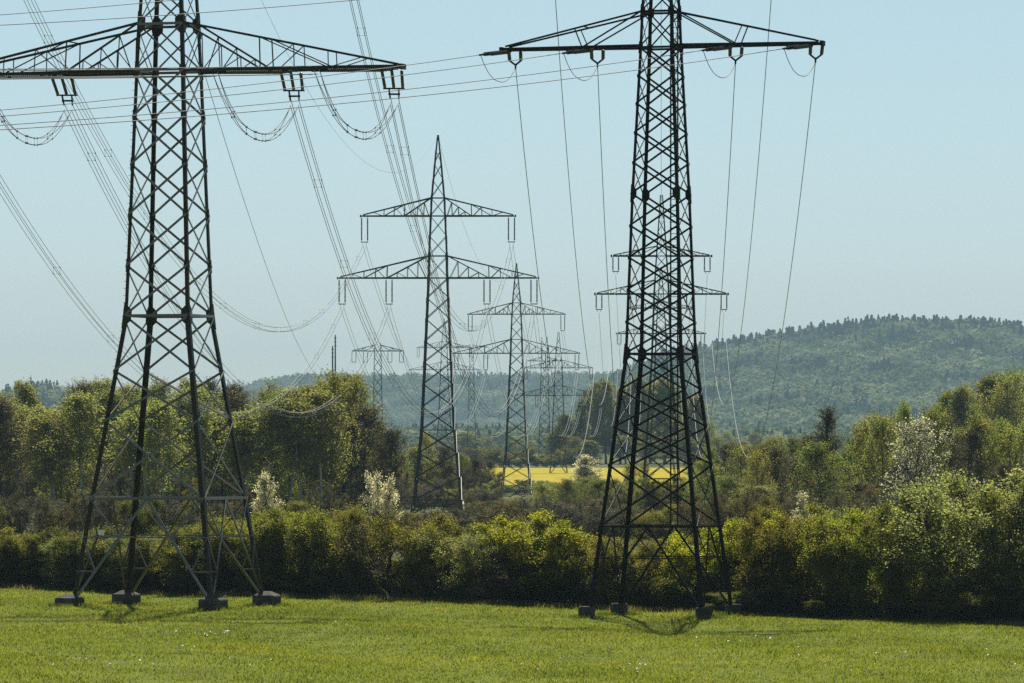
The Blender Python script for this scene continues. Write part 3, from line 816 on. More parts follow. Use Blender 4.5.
def gen_plant(seed, H, r0, stems, clear, nl, prof, el, up, droop, nsub, ntw, nleaf, lsize, jit, lean=0.08, sub_len=0.42, tw_len=0.8, spread=0.0, tw_r=0.012, wob=0.5, min_br=0.0):
    rnd = random.Random(seed); rs = np.random.RandomState(seed)
    trunk, br = MB(), MB(); pts_leaf = []
    for si in range(stems):
        az = 6.2832 * (si + rnd.uniform(-.3, .3)) / max(1, stems)
        Hs = H * (1 if si == 0 else rnd.uniform(0.7, 1.0))
        tilt = spread * rnd.uniform(0.4, 1.0) if stems > 1 else 0
        base = Vector((math.cos(az), math.sin(az), 0)) * (0.12 * stems * r0 * 3 if stems > 1 else 0)
        ln = Vector((math.cos(az) * tilt + rnd.uniform(-lean, lean), math.sin(az) * tilt + rnd.uniform(-lean, lean), 1))
        P = []; n = 9
        off = Vector((0, 0, 0))
        for k in range(n + 1):
            t = k / n
            off += Vector((rnd.uniform(-1, 1), rnd.uniform(-1, 1), 0)) * H * 0.006 * (2 if stems > 1 else 1) * wob * 2
            P.append(base + Vector((ln.x * H * t, ln.y * H * t, Hs * t - 0.25 * (k == 0))) + off)
        rad = [r0 * (1.35 if k == 0 else 1.0) * (1 - 0.93 * (k / n) ** 0.9) for k in range(n + 1)]
        trunk.tube(P, rad, 6)
        def tp(t):
            x = t * n; i = min(int(x), n - 1)
            return P[i].lerp(P[i + 1], x - i)
        nls = max(3, int(nl / stems))
        a0 = rnd.uniform(0, 6.28)
        for li in range(nls):
            t = clear + (1 - clear) * ((li + rnd.random()) / nls) ** 0.9
            u = (t - clear) / (1 - clear)
            a0 += 2.4 + rnd.uniform(-.5, .5)
            L = prof(u) * H * rnd.uniform(0.72, 1.12)
            e = el(u) + rnd.uniform(-.18, .18)
            d = Vector((math.cos(a0) * math.cos(e), math.sin(a0) * math.cos(e), math.sin(e)))
            p = tp(min(t, .995)); q = [p.copy()]; m = 6
            for k in range(m):
                d = (d + Vector((0, 0, 1)) * (up - droop * (k / m)) * 0.5 + rvec(rnd) * 0.17 * wob * 2).normalized()
                p = p + d * L / m; q.append(p.copy())
            rl = max(0.012, r0 * 0.42 * (1 - t * .75))
            br.tube(q, [rl * (1 - .85 * k / m) + .006 for k in range(m + 1)], 4)
            for s_ in range(nsub):
                ts = 0.22 + 0.78 * (s_ + rnd.random()) / nsub
                x = ts * m; i = min(int(x), m - 1)
                ps = q[i].lerp(q[i + 1], x - i); dd = (q[i + 1] - q[i]).normalized()
                ds = (dd + rvec(rnd) * 0.9 + Vector((0, 0, up * .5 - droop * .4))).normalized()
                Ls = max(0.25, L * sub_len * (1.15 - 0.6 * ts)) * rnd.uniform(.7, 1.2)
                qs = [ps.copy()]
                for k in range(4):
                    ds = (ds + Vector((0, 0, up * .25 - droop * .5)) + rvec(rnd) * .2).normalized(); ps = ps + ds * Ls / 4; qs.append(ps.copy())
                br.tube(qs, [max(rl * .4, tw_r * 1.3) * (1 - .7 * k / 4) for k in range(5)], 3)
                for w_ in range(ntw):
                    tt = 0.15 + .85 * (w_ + rnd.random()) / ntw
                    x = tt * 4; i = min(int(x), 3)
                    pw = qs[i].lerp(qs[i + 1], x - i)
                    dw = (ds + rvec(rnd) * 0.95 + Vector((0, 0, up * .4 - droop * 1.3))).normalized()
                    lw_ = tw_len * rnd.uniform(.6, 1.2)
                    pe = pw + dw * lw_ * .5; pf = pe + (dw + Vector((0, 0, -droop * .9)) + rvec(rnd) * .25).normalized() * lw_ * .5
                    br.tube([pw, pe, pf], [tw_r, tw_r * .8, tw_r * .4], 3)
                    k = int(nleaf * rnd.uniform(.5, 1.4))
                    if k > 0:
                        f = rs.uniform(0, 1, size=(k, 1))
                        a_, b_, c_ = np.array(pw), np.array(pe), np.array(pf)
                        pts_leaf.append(np.where(f < .5, a_ + (b_ - a_) * f * 2, b_ + (c_ - b_) * (f * 2 - 1)) + rs.normal(size=(k, 3)) * jit)
    Cn = np.concatenate(pts_leaf) if pts_leaf else np.zeros((0, 3))
    Cn = Cn[Cn[:, 2] > 0.03]
    V, Fq = leaf_quads(Cn, lsize, rs)
    return trunk, br, V, Fq

PARK = []
def proto(name, leafm, barkm, crown_name, **kw):
    trunk, br, V, Fq = gen_plant(**kw)
    root = empty(name, (0, 0, 0))
    trunk.build("trunk", M[barkm], root, True)
    br.build("branches", M['twig'] if barkm != 'bark' else M['bark'], root)
    mesh_np(crown_name, V, Fq, LM[leafm], root)
    top = float(np.percentile(V[:, 2], 99.7)) if len(V) else kw['H']
    wid = float(np.percentile(np.abs(V[:, :2]), 98)) if len(V) else kw['H'] * .3
    PARK.append(root)
    return dict(root=root, H=top, W=wid, used=False)

rd = lambda u: 0.30 * math.sqrt(max(0.0, 1 - (2 * min(1, u * 1.0) - 0.85) ** 2 / 1.4)) + 0.05
ovalp = lambda u: 0.20 * math.sin(math.pi * min(1, 0.12 + u * .82)) ** .7 + 0.03
wide = lambda u: 0.34 * (1 - u) ** .5 + 0.06
birchp = lambda u: 0.17 * math.sin(math.pi * min(1, 0.15 + u * .8)) ** .8 + 0.025
PT = {}
def ptree(key, n, **k):
    PT[key] = [proto(seed=11 + 17 * i + sum(map(ord, key)), **k) for i in range(n)]

ptree('birch', 3, name="birch_tree", leafm='birch', barkm='bark_birch', crown_name="crown", H=14, r0=.15, stems=1, clear=.44, nl=46, prof=birchp, el=lambda u: .55 + .5 * u, up=.25, droop=.42, nsub=6, ntw=5, nleaf=8, lsize=.165, jit=.12, tw_len=1.1, sub_len=.5)
ptree('stem', 2, name="birch_tree", leafm='birch', barkm='bark_birch', crown_name="crown", H=14, r0=.14, stems=1, clear=.52, nl=32, prof=lambda u: birchp(u) * .85, el=lambda u: .6 + .5 * u, up=.25, droop=.4, nsub=6, ntw=5, nleaf=8, lsize=.165, jit=.12, tw_len=1.0, sub_len=.5)
ptree('green', 3, name="broadleaf_tree", leafm='green', barkm='bark_grey', crown_name="crown", H=14, r0=.22, stems=1, clear=.22, nl=40, prof=rd, el=lambda u: .25 + .9 * u, up=.28, droop=.05, nsub=7, ntw=5, nleaf=8, lsize=.19, jit=.17, tw_len=.9)
ptree('gold', 2, name="golden_leaf_tree", leafm='gold', barkm='bark_grey', crown_name="crown", H=14, r0=.2, stems=1, clear=.26, nl=34, prof=rd, el=lambda u: .4 + .8 * u, up=.28, droop=.08, nsub=6, ntw=5, nleaf=6, lsize=.18, jit=.15, tw_len=.9)
ptree('bare', 3, name="bare_tree", leafm='bud', barkm='bark', crown_name="buds", H=14, r0=.2, stems=1, clear=.24, nl=36, prof=ovalp, el=lambda u: .5 + .7 * u, up=.3, droop=0, nsub=7, ntw=6, nleaf=4, lsize=.13, jit=.08, tw_len=1.1, tw_r=.016)
ptree('blossom', 2, name="blossoming_tree", leafm='blossom', barkm='bark', crown_name="blossom", H=8, r0=.14, stems=2, clear=.12, nl=40, prof=ovalp, el=lambda u: .5 + .7 * u, up=.3, droop=0, nsub=6, ntw=5, nleaf=8, lsize=.13, jit=.07, tw_len=.7, spread=.12)
ptree('pinkish', 1, name="blossoming_tree", leafm='pink', barkm='bark', crown_name="blossom", H=12, r0=.2, stems=1, clear=.18, nl=40, prof=rd, el=lambda u: .45 + .7 * u, up=.3, droop=0, nsub=7, ntw=5, nleaf=5, lsize=.15, jit=.08, tw_len=.9)
ptree('conifer', 2, name="spruce_tree", leafm='conifer', barkm='bark', crown_name="crown", H=18, r0=.22, stems=1, clear=.1, nl=80, prof=lambda u: .19 * (1 - u) + .015, el=lambda u: -.1 + .5 * u, up=.06, droop=.1, nsub=6, ntw=4, nleaf=8, lsize=.26, jit=.1, tw_len=.6, lean=.01)
ptree('darkleaf', 2, name="broadleaf_tree", leafm='darkleaf', barkm='bark', crown_name="crown", H=20, r0=.3, stems=1, clear=.15, nl=42, prof=lambda u: .24 * math.sqrt(max(.02, 1 - (2 * u - .8) ** 2 / 1.5)) + .03, el=lambda u: .3 + .9 * u, up=.28, droop=.05, nsub=6, ntw=4, nleaf=10, lsize=.42, jit=.35, tw_len=1.2)
# hedge shrubs: many stems, leafy to the ground
vase = lambda u: .10 + .17 * math.sin(math.pi * min(1, .08 + u * .86)) ** .8
SH = dict(barkm='bark', crown_name="foliage", H=5.5, r0=.055, stems=7, clear=.10, nl=60, el=lambda u: .45 + .55 * u, up=.25, droop=.05, nsub=6, ntw=5, wob=.8, tw_len=.55, spread=.34, sub_len=.5)
ptree('s_olive', 3, name="hedge_shrub", leafm='olive', prof=vase, nleaf=24, lsize=.082, jit=.12, **SH)
ptree('s_lime', 2, name="hedge_shrub", leafm='lime', prof=vase, nleaf=20, lsize=.09, jit=.11, **SH)
ptree('s_sage', 2, name="willow_shrub", leafm='sage', prof=vase, nleaf=22, lsize=.08, jit=.10, **SH)
ptree('s_bud', 2, name="bare_shrub", leafm='bud', prof=vase, nleaf=10, lsize=.08, jit=.08, **dict(SH, crown_name="buds"))
ptree('s_grey', 2, name="bare_shrub", leafm='greybud', prof=vase, nleaf=6, lsize=.11, jit=.09, **dict(SH, barkm='twig', crown_name="buds"))
ptree('s_low', 2, name="low_thicket", leafm='olive', barkm='bark', crown_name="foliage", H=2.2, r0=.03, stems=13, clear=.0, nl=78, prof=lambda u: .30 * (1 - u) ** .4 + .06, el=lambda u: .15 + .7 * u, up=.2, droop=.05, nsub=5, ntw=4, nleaf=14, lsize=.085, jit=.12, tw_len=.4, spread=.7, sub_len=.5)
ptree('bshrub', 1, name="blossoming_shrub", leafm='blossom', prof=vase, nleaf=8, lsize=.12, jit=.10, **dict(SH, crown_name="blossom"))
ptree('crooked', 1, name="crooked_tree", leafm='bud', barkm='bark', crown_name="buds", H=5.6, r0=.17, stems=3, clear=.35, nl=30, prof=rd, el=lambda u: .4 + .6 * u, up=.22, droop=.05, nsub=6, ntw=5, nleaf=3, lsize=.085, jit=.09, wob=2.4, tw_len=.6, spread=.3)

LOOK = dict(bshrub="white blossoming shrub", stem="slim high-crowned birch", s_low="low dark thicket", birch="pale-trunked yellow-green birch", green="fresh green leafy tree", gold="golden-green spring tree", bare="bare brown tree", blossom="white blossoming small tree",
            pinkish="pale pinkish blossoming tree", conifer="dark spruce", darkleaf="dark olive tree", s_olive="olive green hedge shrub", s_lime="bright yellow-green hedge shrub",
            s_sage="grey-green willow shrub", s_bud="brown half-bare shrub", s_grey="grey bare shrub", crooked="crooked dark-stemmed tree")
PLACED = []
prnd = random.Random(5)
def plant(key, px, ytop, Y, zone, wid=None, v=None, label=None, squash=1.0):
    """wid: crown width in picture columns (optional); the height follows from the row of its top."""
    pr = PT[key][prnd.randrange(len(PT[key])) if v is None else v]
    x = gx(px, Y); z0 = g(x, Y)
    Hh = EYE + (HY - ytop) * Y / F - z0
    s = Hh / pr['H']
    sx = s * squash if wid is None else wid * Y / F / (2 * pr['W'])
    if not pr['used']: r = pr['root']; pr['used'] = True
    else: r = copy_tree(pr['root'])
    r.location = (x, Y, z0 - 0.05); r.rotation_euler = (0, 0, prnd.uniform(0, 6.28)); r.scale = (sx, sx, s)
    PLACED.append((r, key, zone, px, label))
    return r

def sky_y(tab, px): return float(np.interp(px, [a for a, _ in tab], [b for _, b in tab]))

# --- hedge along the meadow
hedge = [(-18,528,'s_bud',70),(8,526,'s_olive',60),(36,532,'s_olive',60),(66,536,'s_sage',60),(98,524,'s_olive',70),(128,532,'s_sage',60),(158,535,'s_olive',66),(190,522,'s_olive',72),(224,516,'s_olive',70),(256,511,'s_olive',72),
         (292,507,'s_olive',80),(330,504,'s_olive',84),(362,508,'s_olive',60),(392,500,'crooked',96),(424,513,'s_olive',66),(452,522,'s_olive',60),(484,531,'s_sage',76),(514,524,'s_sage',76),(546,511,'s_lime',92),(584,532,'s_bud',50),
         (612,534,'s_olive',60),(642,538,'s_olive',60),(672,536,'s_olive',60),(702,532,'s_lime',60),(736,516,'s_lime',70),(768,509,'s_olive',76),(802,512,'s_lime',70),(836,503,'s_olive',76),(868,507,'s_lime',60),(900,503,'s_olive',70),
         (958,470,'s_sage',130),(1010,492,'s_olive',80),(1042,474,'s_sage',90)]
for px, yt, k, wd in hedge:
    x = gx(px, 300); Y = float(edge_y(x)) + 2.6 + prnd.uniform(-.3, .8)
    if 560 < px < 740: Y += 2.0
    if k == 'crooked': Y -= 1.8
    plant(k, px, yt + 2, Y, "hedge behind the meadow", wd * 1.12)
for px in range(-15, 1060, 33):
    x = gx(px, 310); Y = float(edge_y(x)) + 8 + prnd.uniform(-1, 1.5)
    yt = float(np.interp(px, [h[0] for h in hedge], [h[1] for h in hedge])) + prnd.uniform(2, 22)
    if 370 < px < 420: continue
    if 900 < px: yt += 14
    plant(prnd.choice(['s_olive', 's_olive', 's_olive', 's_lime', 's_sage']), px + prnd.uniform(-6, 6), yt, Y, "second row of the hedge", 76)
# low scrub at the foot of the hedge
for px in range(-10, 1050, 26):
    x = gx(px, 300); Y = float(edge_y(x)) + 1.2 + prnd.uniform(-.2, .5)
    base = HY + (EYE - g(x, Y)) * F / Y
    if 70 < px < 290 or 580 < px < 740: Y += 2.2
    if 372 < px < 418 or prnd.random() < .55: continue
    plant(prnd.choice(['s_olive', 's_bud', 's_bud', 's_olive']), px + prnd.uniform(-8, 8), base - prnd.uniform(18, 42), Y, "foot of the hedge", 54)

for px in range(-20, 1060, 22):
    x = gx(px, 310); Y = float(edge_y(x)) + 4.5 + prnd.uniform(-.5, .5)
    base = HY + (EYE - g(x, Y)) * F / Y
    plant('s_low', px + prnd.uniform(-5, 5), base - prnd.uniform(34, 52), Y, "shaded inside of the hedge", 60)

# --- wood on the west side
skyL = [(-30, 384), (0, 378), (20, 378), (36, 398), (52, 400), (64, 380), (100, 374), (125, 382), (150, 375), (190, 373), (215, 380), (240, 380), (260, 375), (285, 386), (300, 382), (330, 371), (354, 371), (368, 388), (385, 412), (410, 428), (430, 446)]
def row(x0, x1, step, Y, dY, off, spread_, kinds, zone, wid, tab):
    x = x0
    while x < x1:
        px = x + prnd.uniform(-.3, .3) * step
        plant(prnd.choice(kinds), px, sky_y(tab, px) + off + prnd.uniform(0, spread_), Y + prnd.uniform(-dY, dY), zone, wid * prnd.uniform(.85, 1.2))
        x += step
WOODL = "wood behind the olive pylon"
row(-25, 372, 19, 640, 16, 0, 8, ['birch', 'birch', 'birch', 'gold', 'birch', 'bare'], "back of the " + WOODL, 46, skyL)
row(-20, 310, 20, 598, 12, 9, 24, ['stem', 'birch', 'stem', 'green', 'bare'], "middle of the " + WOODL, 54, skyL)
row(-15, 330, 20, 560, 10, 12, 26, ['stem', 'stem', 'birch', 'stem', 'bare'], "front of the " + WOODL, 56, skyL)
for px, yt, k, wd in [(270, 392, 'green', 50), (308, 408, 'birch', 52), (245, 412, 'birch', 54), (288, 402, 'green', 44), (340, 420, 'bare', 60), (366, 404, 'bare', 74), (384, 428, 'bare', 46), (330, 369, 'gold', 62), (352, 372, 'gold', 44), (318, 440, 'birch', 44)]:
    plant(k, px, yt, 566 + prnd.uniform(-12, 12), "east end of the wood", wd)
plant('blossom', 268, 473, 372, "edge of the wood", 30, 1, "narrow white blossoming tree in front of the wood, beside the olive pylon's outer leg")
for px in range(-18, 392, 12):
    plant(prnd.choice(['bare', 'birch', 'bare', 'green']), px + prnd.uniform(-4, 4), prnd.uniform(418, 446), 668 + prnd.uniform(-12, 20), "young growth deep in the wood", 34)
    plant(prnd.choice(['s_grey', 's_bud', 's_grey', 's_olive']), px + prnd.uniform(-4, 4), prnd.uniform(462, 480), 618 + prnd.uniform(-30, 20), "young growth deep in the wood", 32)
plant('bshrub', 384, 472, 392, "edge of the wood", 38, 0, "round white blossoming shrub before the dark bare trees beside the slender pylon")
plant('s_grey', 326, 484, 392, "edge of the wood", 34, 0, "small grey shrub between the two white blossoming trees")
for px in range(-20, 440, 20):
    plant(prnd.choice(['s_grey', 's_grey', 's_bud', 's_olive']), px + prnd.uniform(-6, 6), (prnd.uniform(510, 516) if px > 396 else prnd.uniform(488, 508) + (8 if px > 260 else 0)), (384 if px % 40 else 470) + prnd.uniform(-14, 22), "undergrowth at the wood's edge", 50)

# --- middle: scrub around the slender pylons
for px in range(432, 620, 17):
    plant('s_grey' if prnd.random() < .75 else 's_bud', px + prnd.uniform(-5, 5), prnd.uniform(506, 514) if px < 478 else prnd.uniform(494, 504), 480 + prnd.uniform(-25, 25), "grey thicket below the slender pylons", 46)
for px in range(600, 800, 19):
    plant(prnd.choice(['s_grey', 's_bud', 's_olive']), px + prnd.uniform(-5, 5), prnd.uniform(500, 514), 470 + prnd.uniform(-25, 25), "thicket behind the black pylon", 46)
for px, yt, wd in [(548, 484, 30), (564, 478, 36), (580, 476, 40), (604, 479, 36), (626, 481, 30)]:
    plant('s_sage' if px % 4 else 'green', px, yt, 640 + prnd.uniform(-20, 20), "pale bushes before the yellow field", wd)
plant('blossom', 588, 455, 800, "field edge", 32, 1, "hazy white blossoming tree at the edge of the yellow field")
for px, yt, k, wd in [(428, 432, 'gold', 26), (412, 446, 'birch', 26), (446, 446, 'bare', 24), (462, 452, 'gold', 22), (402, 452, 'green', 26), (436, 458, 'birch', 26), (478, 458, 'bare', 22), (420, 462, 'bare', 28), (454, 464, 'bare', 26), (470, 468, 's_grey', 26), (492, 470, 's_grey', 24)]:
    plant(k, px, yt, 760 + prnd.uniform(-40, 40), "trees behind the slender pylon's legs", wd)
for px in range(438, 600, 9):
    plant(prnd.choice(['s_bud', 's_olive', 's_olive', 's_grey']), px, prnd.uniform(446, 458), 1560 + prnd.uniform(-10, 20), "far edge of the yellow field", 19)
for px, yt, k, wd in [(556, 432, 'darkleaf', 20), (566, 414, 'darkleaf', 22), (580, 402, 'conifer', 22), (594, 388, 'darkleaf', 28), (606, 380, 'darkleaf', 28), (620, 386, 'darkleaf', 28), (634, 378, 'darkleaf', 30), (650, 384, 'darkleaf', 28), (664, 380, 'darkleaf', 28), (678, 388, 'darkleaf', 28), (692, 396, 'darkleaf', 28), (706, 420, 'green', 26), (716, 436, 'gold', 24), (572, 436, 'gold', 22), (588, 440, 'darkleaf', 24), (606, 432, 'gold', 24), (626, 436, 'darkleaf', 26), (646, 440, 'darkleaf', 24), (666, 436, 'darkleaf', 24), (684, 438, 'darkleaf', 24), (700, 446, 'darkleaf', 22)]:
    plant(k, px, yt, (1650 if yt < 430 else 1625) + prnd.uniform(-10, 25), "dark wood beyond the yellow field", wd * 1.1)

for px in range(408, 512, 9):
    plant(prnd.choice(['s_grey', 's_bud', 's_sage', 'bare', 's_olive']), px + prnd.uniform(-3, 3), (prnd.uniform(496, 502) if px > 490 else prnd.uniform(456, 474)), 820 + prnd.uniform(-60, 60), "scrub by the field", 26)
    plant(prnd.choice(['s_grey', 's_bud', 's_sage']), px + prnd.uniform(-3, 3), (prnd.uniform(498, 504) if px > 490 else prnd.uniform(474, 490)), 735 + prnd.uniform(-30, 30), "scrub by the field", 30)
for px in range(508, 700, 13):
    plant(prnd.choice(['s_grey', 's_sage', 's_olive', 's_sage']), px + prnd.uniform(-3, 3), prnd.uniform(495, 499) if px < 538 else prnd.uniform(477, 487), 690 + prnd.uniform(-30, 30), "scrub by the field", 26)
for px, yt, k, wd in [(632, 462, 'green', 22), (644, 458, 'gold', 20), (696, 452, 'bare', 26), (708, 446, 'green', 30), (722, 444, 'bare', 30), (738, 440, 'green', 34), (752, 446, 'bare', 30), (716, 462, 's_grey', 30), (700, 470, 's_sage', 26)]:
    plant(k, px, yt, 720 + prnd.uniform(-30, 30), "trees closing the field on the hill side", wd)
for px in range(744, 812, 12):
    plant('s_olive', px, prnd.uniform(500, 506), 560, "yellowish hedge before the track", 26)

for px in range(400, 770, 15):
    plant(prnd.choice(['green', 'darkleaf', 'birch', 'gold']), px + prnd.uniform(-5, 5), prnd.uniform(430, 443), 2500 + prnd.uniform(-150, 350), "hazy tree line in the valley", prnd.uniform(16, 26))

for px in range(496, 566, 7):
    plant(prnd.choice(['s_sage', 's_olive', 's_sage']), px, prnd.uniform(479, 486), 1125 + prnd.uniform(-8, 15), "bushes along the near field edge", 18)

# --- trees on the east side
skyR = [(690, 470), (715, 452), (730, 440), (760, 432), (800, 430), (820, 424), (840, 428), (860, 420), (880, 414), (905, 404), (930, 407), (950, 412), (975, 410), (1000, 412), (1060, 420)]
WR = "wood beneath the hill"
row(700, 1050, 19, 640, 22, 4, 12, ['green', 'bare', 'birch', 'gold', 'green'], "back of the " + WR, 38, skyR)
row(725, 1050, 25, 560, 16, 24, 16, ['green', 'bare', 'bare', 'gold'], "middle of the " + WR, 44, skyR)
row(755, 1050, 34, 500, 12, 50, 16, ['bare', 'green', 'bare', 'birch'], "front of the " + WR, 50, skyR)
for px, yt, k, wd, lb in [(822, 406, 'bare', 36, "dark bare tree rising above the golden trees under the hill"), (828, 441, 'green', 66, "round bright green tree below the dark bare tree"), (868, 416, 'gold', 50, None), (884, 412, 'green', 44, None), (908, 416, 'pinkish', 66, "large pale blossoming tree in the wood under the hill"),
                          (906, 400, 'green', 34, None), (930, 404, 'green', 40, None), (948, 412, 'bare', 44, None), (985, 412, 'gold', 56, None), (966, 430, 'bare', 40, None), (1012, 424, 'lime' if 'lime' in PT else 'gold', 50, None), (760, 448, 'gold', 40, None), (782, 446, 'bare', 40, None)]:
    plant(k, px, yt, {'pinkish': 470}.get(k, 530) + prnd.uniform(-10, 10) - (40 if px == 828 else 0), "east wood", wd, None, lb)
plant('blossom', 803, 492, 372, "east hedge", 22, 1, "small white blossoming bush showing above the hedge under the round green tree")
for px, yt, k, wd in [(950, 392, 'darkleaf', 26), (964, 388, 'darkleaf', 28), (972, 384, 'gold', 36), (986, 376, 'darkleaf', 34), (1000, 372, 'gold', 40), (1016, 368, 'green', 40), (1034, 366, 'green', 44), (1008, 388, 'green', 40), (990, 394, 'gold', 38), (1026, 392, 'gold', 40), (1046, 384, 'darkleaf', 40), (976, 404, 'green', 34)]:
    plant(k, px, yt, 880 + prnd.uniform(-25, 25) - (yt - 366), "wooded slope at the picture's edge", wd * 1.3)
for px in range(705, 1050, 22):
    plant(prnd.choice(['s_grey', 's_bud', 's_olive', 's_bud']), px + prnd.uniform(-6, 6), prnd.uniform(488, 502), 430 + prnd.uniform(-16, 16), "undergrowth of the east wood", 52)

ZN = {"hedge behind the meadow": "meadow hedge front row", "second row of the hedge": "meadow hedge second row", "shaded inside of the hedge": "shaded low inside of hedge", "foot of the hedge": "low scrub under meadow hedge",
      "back of the " + WOODL: "back row behind olive pylon", "middle of the " + WOODL: "middle row behind olive pylon", "front of the " + WOODL: "front row behind olive pylon",
      "east end of the wood": "near end of olive-pylon wood", "edge of the wood": "edge of olive-pylon wood", "undergrowth at the wood's edge": "undergrowth below olive-pylon wood",
      "grey thicket below the slender pylons": "thicket below slender pylons", "thicket behind the black pylon": "thicket behind black pylon", "pale bushes before the yellow field": "before the yellow field",
      "trees behind the slender pylon's legs": "behind the slender pylon's legs", "far edge of the yellow field": "far edge of yellow field", "dark wood beyond the yellow field": "dark wood beyond yellow field",
      "back of the " + WR: "back row beneath big hill", "middle of the " + WR: "middle row beneath big hill", "front of the " + WR: "front row beneath big hill", "east wood": "tall trees beneath big hill",
      "wooded slope at the picture's edge": "near slope beside big hill", "undergrowth of the east wood": "undergrowth beneath hill wood", "field edge": "field edge", "east hedge": "above the hedge",
      "trees closing the field on the hill side": "closing field beside black pylon", "yellowish hedge before the track": "hedge before the pale track",
      "hazy tree line in the valley": "hazy valley tree line", "bushes along the near field edge": "along near edge of yellow field", "young growth deep in the wood": "deep inside olive-pylon wood", "scrub by the field": "scrub hiding the field's near edge"}
# labels: look, then which one along its row
used_roots = set(id(p[0]) for p in PLACED)
groups = {}
for p in PLACED: groups.setdefault((p[1], p[2]), []).append(p)
for (key, zone), L in groups.items():
    L.sort(key=lambda p: p[3])
    k = 0
    for r, key_, z_, px, lb in L:
        r["category"] = "tree" if key_ in ('birch', 'stem', 'green', 'gold', 'bare', 'blossom', 'pinkish', 'conifer', 'darkleaf', 'crooked') else "shrub"
        r["group"] = "plants in the " + zone
        n_un = sum(1 for q in L if not q[4])
        if lb: r["label"] = lb; r["group"] = "single blossoming or standing-out trees"; continue
        zz_ = zone if zone[:2] in ("ba", "mi", "fr", "se", "fo", "ea", "un") else zone
        r["label"] = (f"{ordinal(k)} {LOOK[key_]} from the left, {ZN[zone]}" if n_un > 1 else f"the {LOOK[key_]}, {ZN[zone]}")
        k += 1
for pl in PT.values():
    for pr in pl:
        if not pr['used']:
            for ch in list(pr['root'].children): bpy.data.objects.remove(ch)
            bpy.data.objects.remove(pr['root'])

# --- far woods on the hills: crowns merged, one mass each
def tint_mat(name, stops, transl=0.3):
    m, n, out = new_mat(name)
    at_ = N(n, "ShaderNodeAttribute", attribute_name="tint")
    c = ramp(n, at_.outputs["Fac"], stops)
    d = N(n, "ShaderNodeBsdfDiffuse"); t = N(n, "ShaderNodeBsdfTranslucent")
    n.links.new(c, d.inputs[0]); n.links.new(c, t.inputs[0])
    mx = N(n, "ShaderNodeMixShader"); mx.inputs[0].default_value = transl
    n.links.new(d.outputs[0], mx.inputs[1]); n.links.new(t.outputs[0], mx.inputs[2]); n.links.new(mx.outputs[0], out.inputs[0])
    return m
M['forest'] = tint_mat("mixed_forest", [(0.0, (0.012, 0.026, 0.014)), (0.25, (0.032, 0.058, 0.030)), (0.45, (0.09, 0.122, 0.06)), (0.7, (0.145, 0.175, 0.085)), (0.92, (0.21, 0.23, 0.115)), (1.0, (0.32, 0.32, 0.26))])
def crown_tmpl(kind, k, rs):
    if kind == 'd':
        d = rs.normal(size=(k, 3)); d[:, 2] = np.abs(d[:, 2]) * 1.1 - .25; d /= np.linalg.norm(d, axis=1)[:, None]
        lobes = 1 + .18 * np.sin(d[:, 0] * 5 + rs.uniform(0, 6)) * np.cos(d[:, 1] * 4 + rs.uniform(0, 6))
        c = d * (rs.uniform(.84, 1.03, size=(k, 1)) * lobes[:, None]) * np.array([.5, .5, .46]) + np.array([0, 0, .56])
        nrm = d; q = .20
    else:
        h = rs.uniform(0, 1, k) ** .8; a = rs.uniform(0, 6.28, k); r = (1 - h) * .20 + .015
        c = np.stack([np.cos(a) * r, np.sin(a) * r, .1 + h * .92], 1); nrm = np.stack([np.cos(a), np.sin(a), .5 + 0 * a], 1); q = .12
    nrm = nrm + rs.normal(size=(k, 3)) * .33; nrm /= np.linalg.norm(nrm, axis=1)[:, None]
    a_ = np.cross(nrm, rs.normal(size=(k, 3))); a_ /= np.linalg.norm(a_, axis=1)[:, None]; b_ = np.cross(nrm, a_)
    s = q * rs.uniform(.6, 1.3, size=(k, 1))
    return np.stack([c - a_ * s * .5, c + b_ * s * .4, c + a_ * s * .5, c - b_ * s * .4], 1).reshape(-1, 3)
